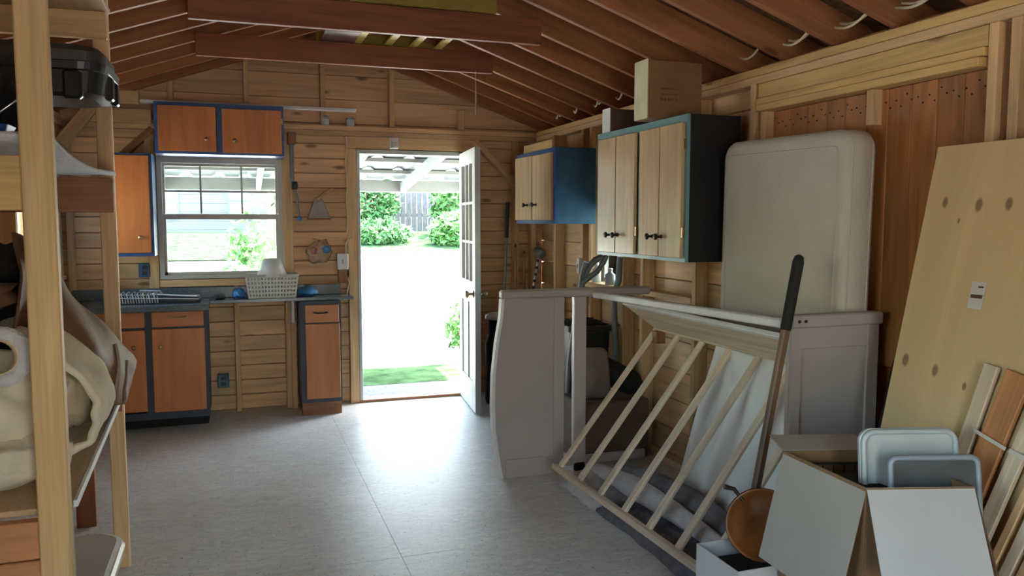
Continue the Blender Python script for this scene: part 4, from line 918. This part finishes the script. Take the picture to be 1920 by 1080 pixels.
beam('shelf_board', (-.80, 2.47, .703), (-.80, 3.72, .823), .69, .018, PLYS, t, (0, 0, 1), .002)
beam('edge_strip', (-.448, 2.50, .706), (-.448, 3.72, .823), .012, .022, CRIBW, t, (0, 0, 1), .002)
def warp(u, v):
    y = 2.47 + 1.25 * u; return (-1.12 + .66 * v, y, 1.735 - .036 * math.sin(math.pi * min(1, u * 1.05) ** .8) - .035 * u)
MB().grid(warp, 20, 4).build('warped_shelf_board', WHITET, t, solid=.016)
beam('shelf_board', (-.80, 2.47, 2.362), (-.80, 3.74, 2.362), .68, .018, PLYS, t, (0, 0, 1), .002)
tag(slab('timber_post', -.772, -.685, 4.31, 4.35, 0, .70, TIE, None, 'z'), 'dark red timber post standing on the floor beyond the shelf unit', 'post')
# black totes on the warped shelf
t = thing('storage_tote', 'large black plastic tote with ribbed rim on the upper left shelf', 'tote', (-.78, 3.1, 1.73))
Mt = Matrix.Translation((-.77, 3.40, 0))
rounded([(.13, .17, 1.72), (.15, .19, 1.94), (.155, .195, 1.945)], .05, Matrix.Translation((-.92, 3.40, 0)), 5).build('tub', BLACK, t)
rounded([(.30, .16, 1.945), (.34, .195, 1.955), (.35, .205, 2.03), (.355, .21, 2.035), (.36, .215, 2.06), (.35, .205, 2.065)], .09, Mt, 7).build('lid', BLACK, t)
rounded([(.345, .20, 2.066), (.345, .20, 2.10), (.32, .175, 2.125)], .09, Mt, 7).build('lid_dome', plain('charcoal_plastic', (.05, .047, .043), .5, var=.2), t)
for k in range(5):
    x = -1.02 + k * .125; MB().box(x - .03, x + .03, 3.175, 3.215, 1.93, 2.03, .012).build('lid_rib', BLACK, t)
for k in range(2):
    y = 3.33 + k * .14; MB().box(-.435, -.408, y - .03, y + .03, 1.945, 2.03, .010).build('lid_rib', BLACK, t)
t = thing('plastic_bucket', 'black plastic bucket under the tote on the upper left shelf', 'bucket', (-.63, 2.75, 1.72))
MB().lathe([(.04, 0), (.055, .15), (.06, .155), (.06, .165), (.05, .165)], (-.63, 2.70, 1.745), 18, (.35, 0, 1)).build('body', BLACK, t); MB().tube([(-.66, 2.60, 1.88), (-.60, 2.56, 1.80), (-.53, 2.60, 1.87)], .004, 6).build('handle', METAL, t)
t = thing('blue_tray', 'blue plastic tray edge on the left shelf beside the post', 'tray', (-.72, 2.56, 1.74)); rounded([(.12, .05, 1.742), (.13, .06, 1.765), (.12, .05, 1.765)], .02, Matrix.Translation((-.70, 2.56, 0)), 4).build('body', BLUE, t)
# leather jacket, comforter, bag and tape on the lower shelf
TOP = [(-.64, 2.80, 1.47), (-.62, 2.92, 1.42), (-.565, 3.06, 1.33), (-.49, 3.22, 1.17), (-.42, 3.36, 1.03), (-.385, 3.45, .95)]
BOT = [(-.64, 2.70, 1.10), (-.61, 2.75, 1.06), (-.55, 2.82, 1.02), (-.47, 2.98, .94), (-.425, 3.10, .86), (-.405, 3.22, .83)]
def jacket(u, v):
    p = interp(TOP, u).lerp(interp(BOT, u), v); n = Vector((.55, -.75, .25))
    fold = .024 * math.sin(9 * u + 5 * v) + .02 * noise.noise(Vector((u * 5, v * 4, 2))) + .012 * math.sin(22 * u - 6 * v)
    k = 1 - max(0, u - .55) / .45 * .75
    return p + n * k * (fold + .055 * math.sin(math.pi * v))
t = thing('leather_jacket', 'brown leather jacket draped over the goods on the left shelf', 'jacket', (-.6, 3.0, .84))
MB().grid(jacket, 44, 26).build('body', LEATHER, t, solid=.008)
for uu in (.80, .93):
    P = [jacket(uu - .10 * (1 - k / 9), .25 + .7 * k / 9) + Vector((.006, -.008, .003)) for k in range(10)]; MB().tube(P, .006, 6).build('seam', LEATHE, t)
t = thing('clothes_pile', 'black bag and brown clothes heaped at the back of the left shelf', 'bag', (-.9, 3.0, .78))
m = MB(); m.blob((-.82, 3.12, 1.22), (.22, .24, .20), 2, .4, 2.5); m.blob((-.80, 3.32, 1.0), (.28, .30, .25), 3, .3, 2.5, flat=.81); m.build('body', BLACKM, t); MB().blob((-.80, 2.80, 1.28), (.16, .06, .06), 4, .5, 3).build('sleeve', LEATHER, t)
t = thing('comforter', 'cream and white comforter bundled on the lower left shelf', 'comforter', (-.7, 2.8, .73))
def crease(q, k): return 1 - 2 * abs(noise.noise(q * k))
m2 = MB()
for path, r0 in (([(-1.0, 2.60, .96), (-.86, 2.64, .98), (-.74, 2.68, .98), (-.64, 2.70, .96), (-.54, 2.74, .92)], (.12, .15, .155, .15, .10)), ([(-1.02, 2.56, .83), (-.86, 2.57, .83), (-.72, 2.59, .82), (-.60, 2.64, .81), (-.50, 2.68, .785)], (.09, .10, .10, .09, .055))):
    K = 40; P = [interp(path, k / K) for k in range(K + 1)]; Rr = [interp([(a, 0, 0) for a in r0], k / K).x for k in range(K + 1)]; m2.tube(P, Rr, 44)
for i, p in enumerate(m2.v):
    q = Vector(p); n = .03 * noise.noise(q * 6) + .022 * crease(Vector((q.x * .5, q.y, q.z)), 13) + .008 * crease(q, 31); m2.v[i] = (p[0] + n * .3, p[1] - n, max(.737, p[2] + n * .8))
m2.build('body', CREAMW, t)
PR = [(-.78, 1.10), (-.70, 1.175), (-.60, 1.17), (-.50, 1.10), (-.425, 1.0), (-.405, .92), (-.43, .85), (-.50, .81), (-.58, .80)]
def foldf(u, v):
    q = interp([(a, 0, b) for a, b in PR], u); y = 2.60 + .34 * v + .05 * u
    n = .004 * math.sin(u * 60 + 4 * v) * (1 - v) + .022 * noise.noise(Vector((u * 5, v * 3, 7))) + .008 * noise.noise(Vector((u * 14, v * 6, 3)))
    cx, cz = q.x + .60, q.z - .98; L = math.hypot(cx, cz) + .01
    return (q.x + cx / L * n, y + .03 * noise.noise(Vector((u * 6, 1, 2))), q.z + cz / L * n)
MB().grid(foldf, 70, 12).build('turned_fold', CREAMW, t, solid=.02)
mb_ = MB(); mb_.blob((-.575, 2.83, .965), (.135, .14, .135), 6, .25, 2.2, 36, 24)
for i, p in enumerate(mb_.v):
    q = Vector(p); n = .02 * crease(q, 12) + .008 * crease(q, 27); mb_.v[i] = (p[0], p[1] - n, p[2] + n * .5)
mb_.build('inner_lining', CREAM, t)
t = thing('tape_roll', 'wide roll of white tape resting on the comforter at the left edge', 'tape', (-.62, 2.5, 1.03))
MB().lathe([(.05, -.03), (.085, -.03), (.085, .03), (.05, .03), (.05, -.03)], (-.63, 2.53, 1.13), 24, (.35, -.9, .15), True, False).build('roll', WHITET, t); MB().lathe([(.046, -.031), (.0495, -.031), (.0495, .031), (.046, .031), (.046, -.031)], (-.63, 2.53, 1.13), 24, (.35, -.9, .15), True, False).build('core', CREAM, t)
t = thing('plastic_tub', 'milky white plastic tub on the floor under the left shelf', 'tub', (-.62, 2.95, 0))
rounded([(.18, .28, .004), (.20, .31, .27), (.22, .33, .275), (.225, .335, .31), (.215, .325, .32)], .10, Matrix.Translation((-.64, 2.95, 0)), 8, None, False).build('body', TUBP, t); rounded([(.205, .315, .321), (.215, .325, .33), (.20, .31, .338)], .10, Matrix.Translation((-.64, 2.95, 0)), 8).build('lid', TUBP, t)
t = thing('pale_tube', 'short pale grey tube hanging beside the near shelf post', 'tube', (-.47, 2.6, .45)); MB().tube([(-.47, 2.52, .69), (-.47, 2.52, .47)], .012, 8).build('tube_body', LIDG, t); MB().tube([(-.47, 2.52, .47), (-.47, 2.52, .455)], .014, 8).build('end_cap', LIDD, t)
t = thing('paper_cup', 'white paper cup standing beyond the brown jacket', 'cup', (-.62, 4.33, .705)); MB().lathe([(.03, 0), (.042, .11), (.044, .115), (.04, .115)], (-.73, 4.33, .702), 16).build('body', WHITEP, t); MB().lathe([(.0405, 0), (.0408, .02)], (-.73, 4.33, .76), 16).build('band', LIDG, t)
t = thing('soap_bottle', 'small clear bottle with dark cap on the left window sill', 'bottle', (-1.15, 6.15, 1.12)); MB().lathe([(.03, 0), (.032, .11), (.014, .15), (.014, .17)], (-1.16, 6.15, 1.119), 12).build('body', LIDW, t); MB().lathe([(.018, 0), (.018, .04)], (-1.16, 6.15, 1.29), 10).build('cap', BLACK, t)

# ------------------------------------------------------------------ outdoors
g = struct('ground', (0, 10, -.1), 'sunlit pale drive rising to a grassy bank')
def gz(y): return -.10 if y < 9.5 else (-.10 + 1.3 * min(1, (y - 9.5) / 10.5) ** 1.2)
def ground_patch(name, x0, x1, ya, yb_, mat, ny=10, lift=0, nx=8, rough=0):
    MB().grid(lambda u, v: (x0 + (x1 - x0) * u, ya + (yb_ - ya) * v, gz(ya + (yb_ - ya) * v) + lift + rough * noise.noise(Vector((u * 9, v * 9, 1)))), nx, ny).build(name, mat, g)
ground_patch('drive', -40, 45, 8.0, 17.2, DRYG, 14); ground_patch('bank', -40, 45, 17.2, 40, GRASS, 20, 0, 30, .08); ground_patch('yard', -40, 45, -30, 6.0, SOIL, 4, 0); ground_patch('apron', -40, 45, 6.0, 8.0, DRYG, 4, 0)
ground_patch('lawn', -12, 1.6, 16.6, 17.3, GRASS, 4, .03, 12, .0); ground_patch('gravel_strip', -3, 3.2, 6.75, 7.7, GRAV, 2, .01); ground_patch('grass_strip', -3, 3.2, 7.7, 8.6, GRASS, 2, .012)
# porch roof outside the back wall
pr = thing('porch_roof', 'white-painted porch roof with metal sheets outside the doorway', 'porch', (.6, 7.9, 1.8))
PXA, PXB, PY0, PY1 = -2.6, 2.75, 6.74, 9.05
def pz(y): return 2.17 - .13 * (y - PY0)
for x in (-2.4, -1.55, -.70, .25, 1.10, 1.80, 2.55):
    beam('porch_rafter', (x, PY0, pz(PY0)), (x, PY1, pz(PY1)), .045, .11, PORCHW, pr)
slab('porch_beam', PXA, PXB, PY1 - .02, PY1 + .03, 1.825, 1.955, PORCHW, pr)
for y in (7.3, 7.9, 8.5): slab('purlin', PXA, PXB, y - .03, y + .03, pz(y) + .056, pz(y) + .095, PORCHW, pr)
for k in range(6):
    x0 = PXA + k * .9; m = MB()
    m.grid(lambda u, v: (x0 + .9 * u, PY0 + (PY1 + .1 - PY0) * v, pz(PY0 + (PY1 + .1 - PY0) * v) + .10 + (.02 if (u * 10 % 3.33) < .9 else 0)), 20, 2, False); m.build('metal_sheet', PORCHM, pr, solid=.003)
for x in (PXA + .05, PXB - .05): slab('porch_post', x - .045, x + .045, PY1 - .05, PY1 + .04, -.09, 1.83, PORCHW, pr, 'z')
# hedge, fence and plants
def leaves(c, r, n, size, seed, shell=.55, zmin=-9):
    rd = random.Random(seed); m = MB(); v = []; f = []
    for i in range(n):
        d = Vector((rd.gauss(0, 1), rd.gauss(0, 1), rd.gauss(0, 1))).normalized() * (rd.uniform(shell, 1) * (1 + .25 * noise.noise(Vector((i * .01, seed, 0)))))
        p = Vector((c[0] + d.x * r[0], c[1] + d.y * r[1], max(zmin, c[2] + d.z * r[2])))
        a = Vector((rd.uniform(-1, 1), rd.uniform(-1, 1), rd.uniform(-.6, 1))).normalized(); b = a.orthogonal().normalized(); s = size * rd.uniform(.6, 1.3); k = len(v)
        v += [p - a * s * .6, p + b * s * .3, p + a * s * .7, p - b * s * .3]; f.append((k, k + 1, k + 2, k + 3))
    return m.add(v, f)
def shrub(lb, c, r, n, size, seed, mat, name='shrub'):
    zb = gz(c[1]) - .05; t = thing(name, lb, 'shrub', (c[0], c[1], zb), 'shrubs along the bank')
    leaves(c, r, n, size, seed, zmin=zb).build('foliage', mat, t)
    m = MB()
    for k in range(4): a = k * 1.7; m.tube([(c[0] + .08 * math.cos(a), c[1] + .08 * math.sin(a), zb), (c[0] + r[0] * .4 * math.cos(a), c[1] + r[1] * .4 * math.sin(a), c[2] + r[2] * .4)], [.035, .012], 6)
    m.build('stems', BARK, t)
shrub('dense green hedge bush left of the weathered fence', (3.0, 20.3, 2.1), (1.0, .7, 1.25), 3000, .16, 1, LEAF)
shrub('leafy bush right of the weathered fence seen past the door edge', (5.5, 19.6, 1.9), (.9, .7, 1.1), 2600, .16, 2, LEAF2)
shrub('low bright bush growing in front of the fence base', (5.0, 18.25, 1.25), (.75, .4, .5), 1800, .14, 3, LEAF2)
shrub('low grassy growth at the left foot of the bank', (3.0, 18.6, 1.2), (.95, .5, .35), 1400, .14, 4, LEAF)
shrub('hedge bush beyond the drive behind the pale house corner', (2.0, 22.0, 2.4), (1.0, .8, 1.5), 1800, .18, 5, LEAF)
shrub('low shrub beside the drive just right of the doorway view', (2.72, 9.6, .2), (.30, .3, .36), 420, .11, 6, LEAF2)
t = thing('sapling', 'slender young tree standing on the drive outside the window', 'tree', (.18, 12.0, gz(12)))
MB().tube([(.18, 12, gz(12)), (.19, 12, .9), (.16, 12, 1.7)], [.022, .018, .008], 8).build('trunk', BARK, t); leaves((.2, 12, 1.05), (.5, .45, .75), 420, .12, 9, .1).build('foliage', LEAF2, t)
t = thing('board_fence', 'weathered vertical board fence behind the bushes on the bank', 'fence', (4.4, 21.3, gz(21.3)))
x = 3.75; k = 0
while x < 6.2: slab('fence_board', x, x + .135, 21.3, 21.32, gz(21.3) - .1, 3.05 + .02 * math.sin(k * 2.3), FENCE, t, 'z', .004); x += .15; k += 1
for zz in (1.6, 2.6): slab('fence_rail', 3.7, 6.2, 21.33, 21.37, zz, zz + .09, FENCE, t)
slab('fence_post', 3.68, 3.80, 21.2, 21.3, gz(21.3) - .1, 3.1, FENCE, t, 'z')
# house across the drive
t = thing('neighbour_house', 'pale blue sided house across the drive seen through the window', 'house', (-4.0, 26, 1.2))
z = 1.0; k = 0
while z < 4.4: slab('siding_board', -9, .9, 24.0 + .015, 24.04, z, z + .24, HOUSE, t, 'x', .004); z += .245
MB().box(-9, .9, 24.05, 30, 1.0, 4.45).build('walls', HOUSE, t); MB().prism([(-9.4, 4.45), (1.3, 4.45), (1.3, 4.6), (-4.0, 6.6), (-9.4, 4.6)], 'y', 23.6, 30.2).build('roof', PORCHM, t)
for x in (-6.2, -1.75, .15):
    f = MB().box(x - .32, x + .32, 23.97, 24.02, 1.55, 2.55, .01).build('window', PORCHW, t); MB().box(x - .26, x + .26, 23.955, 23.968, 1.62, 2.03).build('pane', LIDG, f); MB().box(x - .26, x + .26, 23.955, 23.968, 2.07, 2.48).build('pane', LIDG, f)
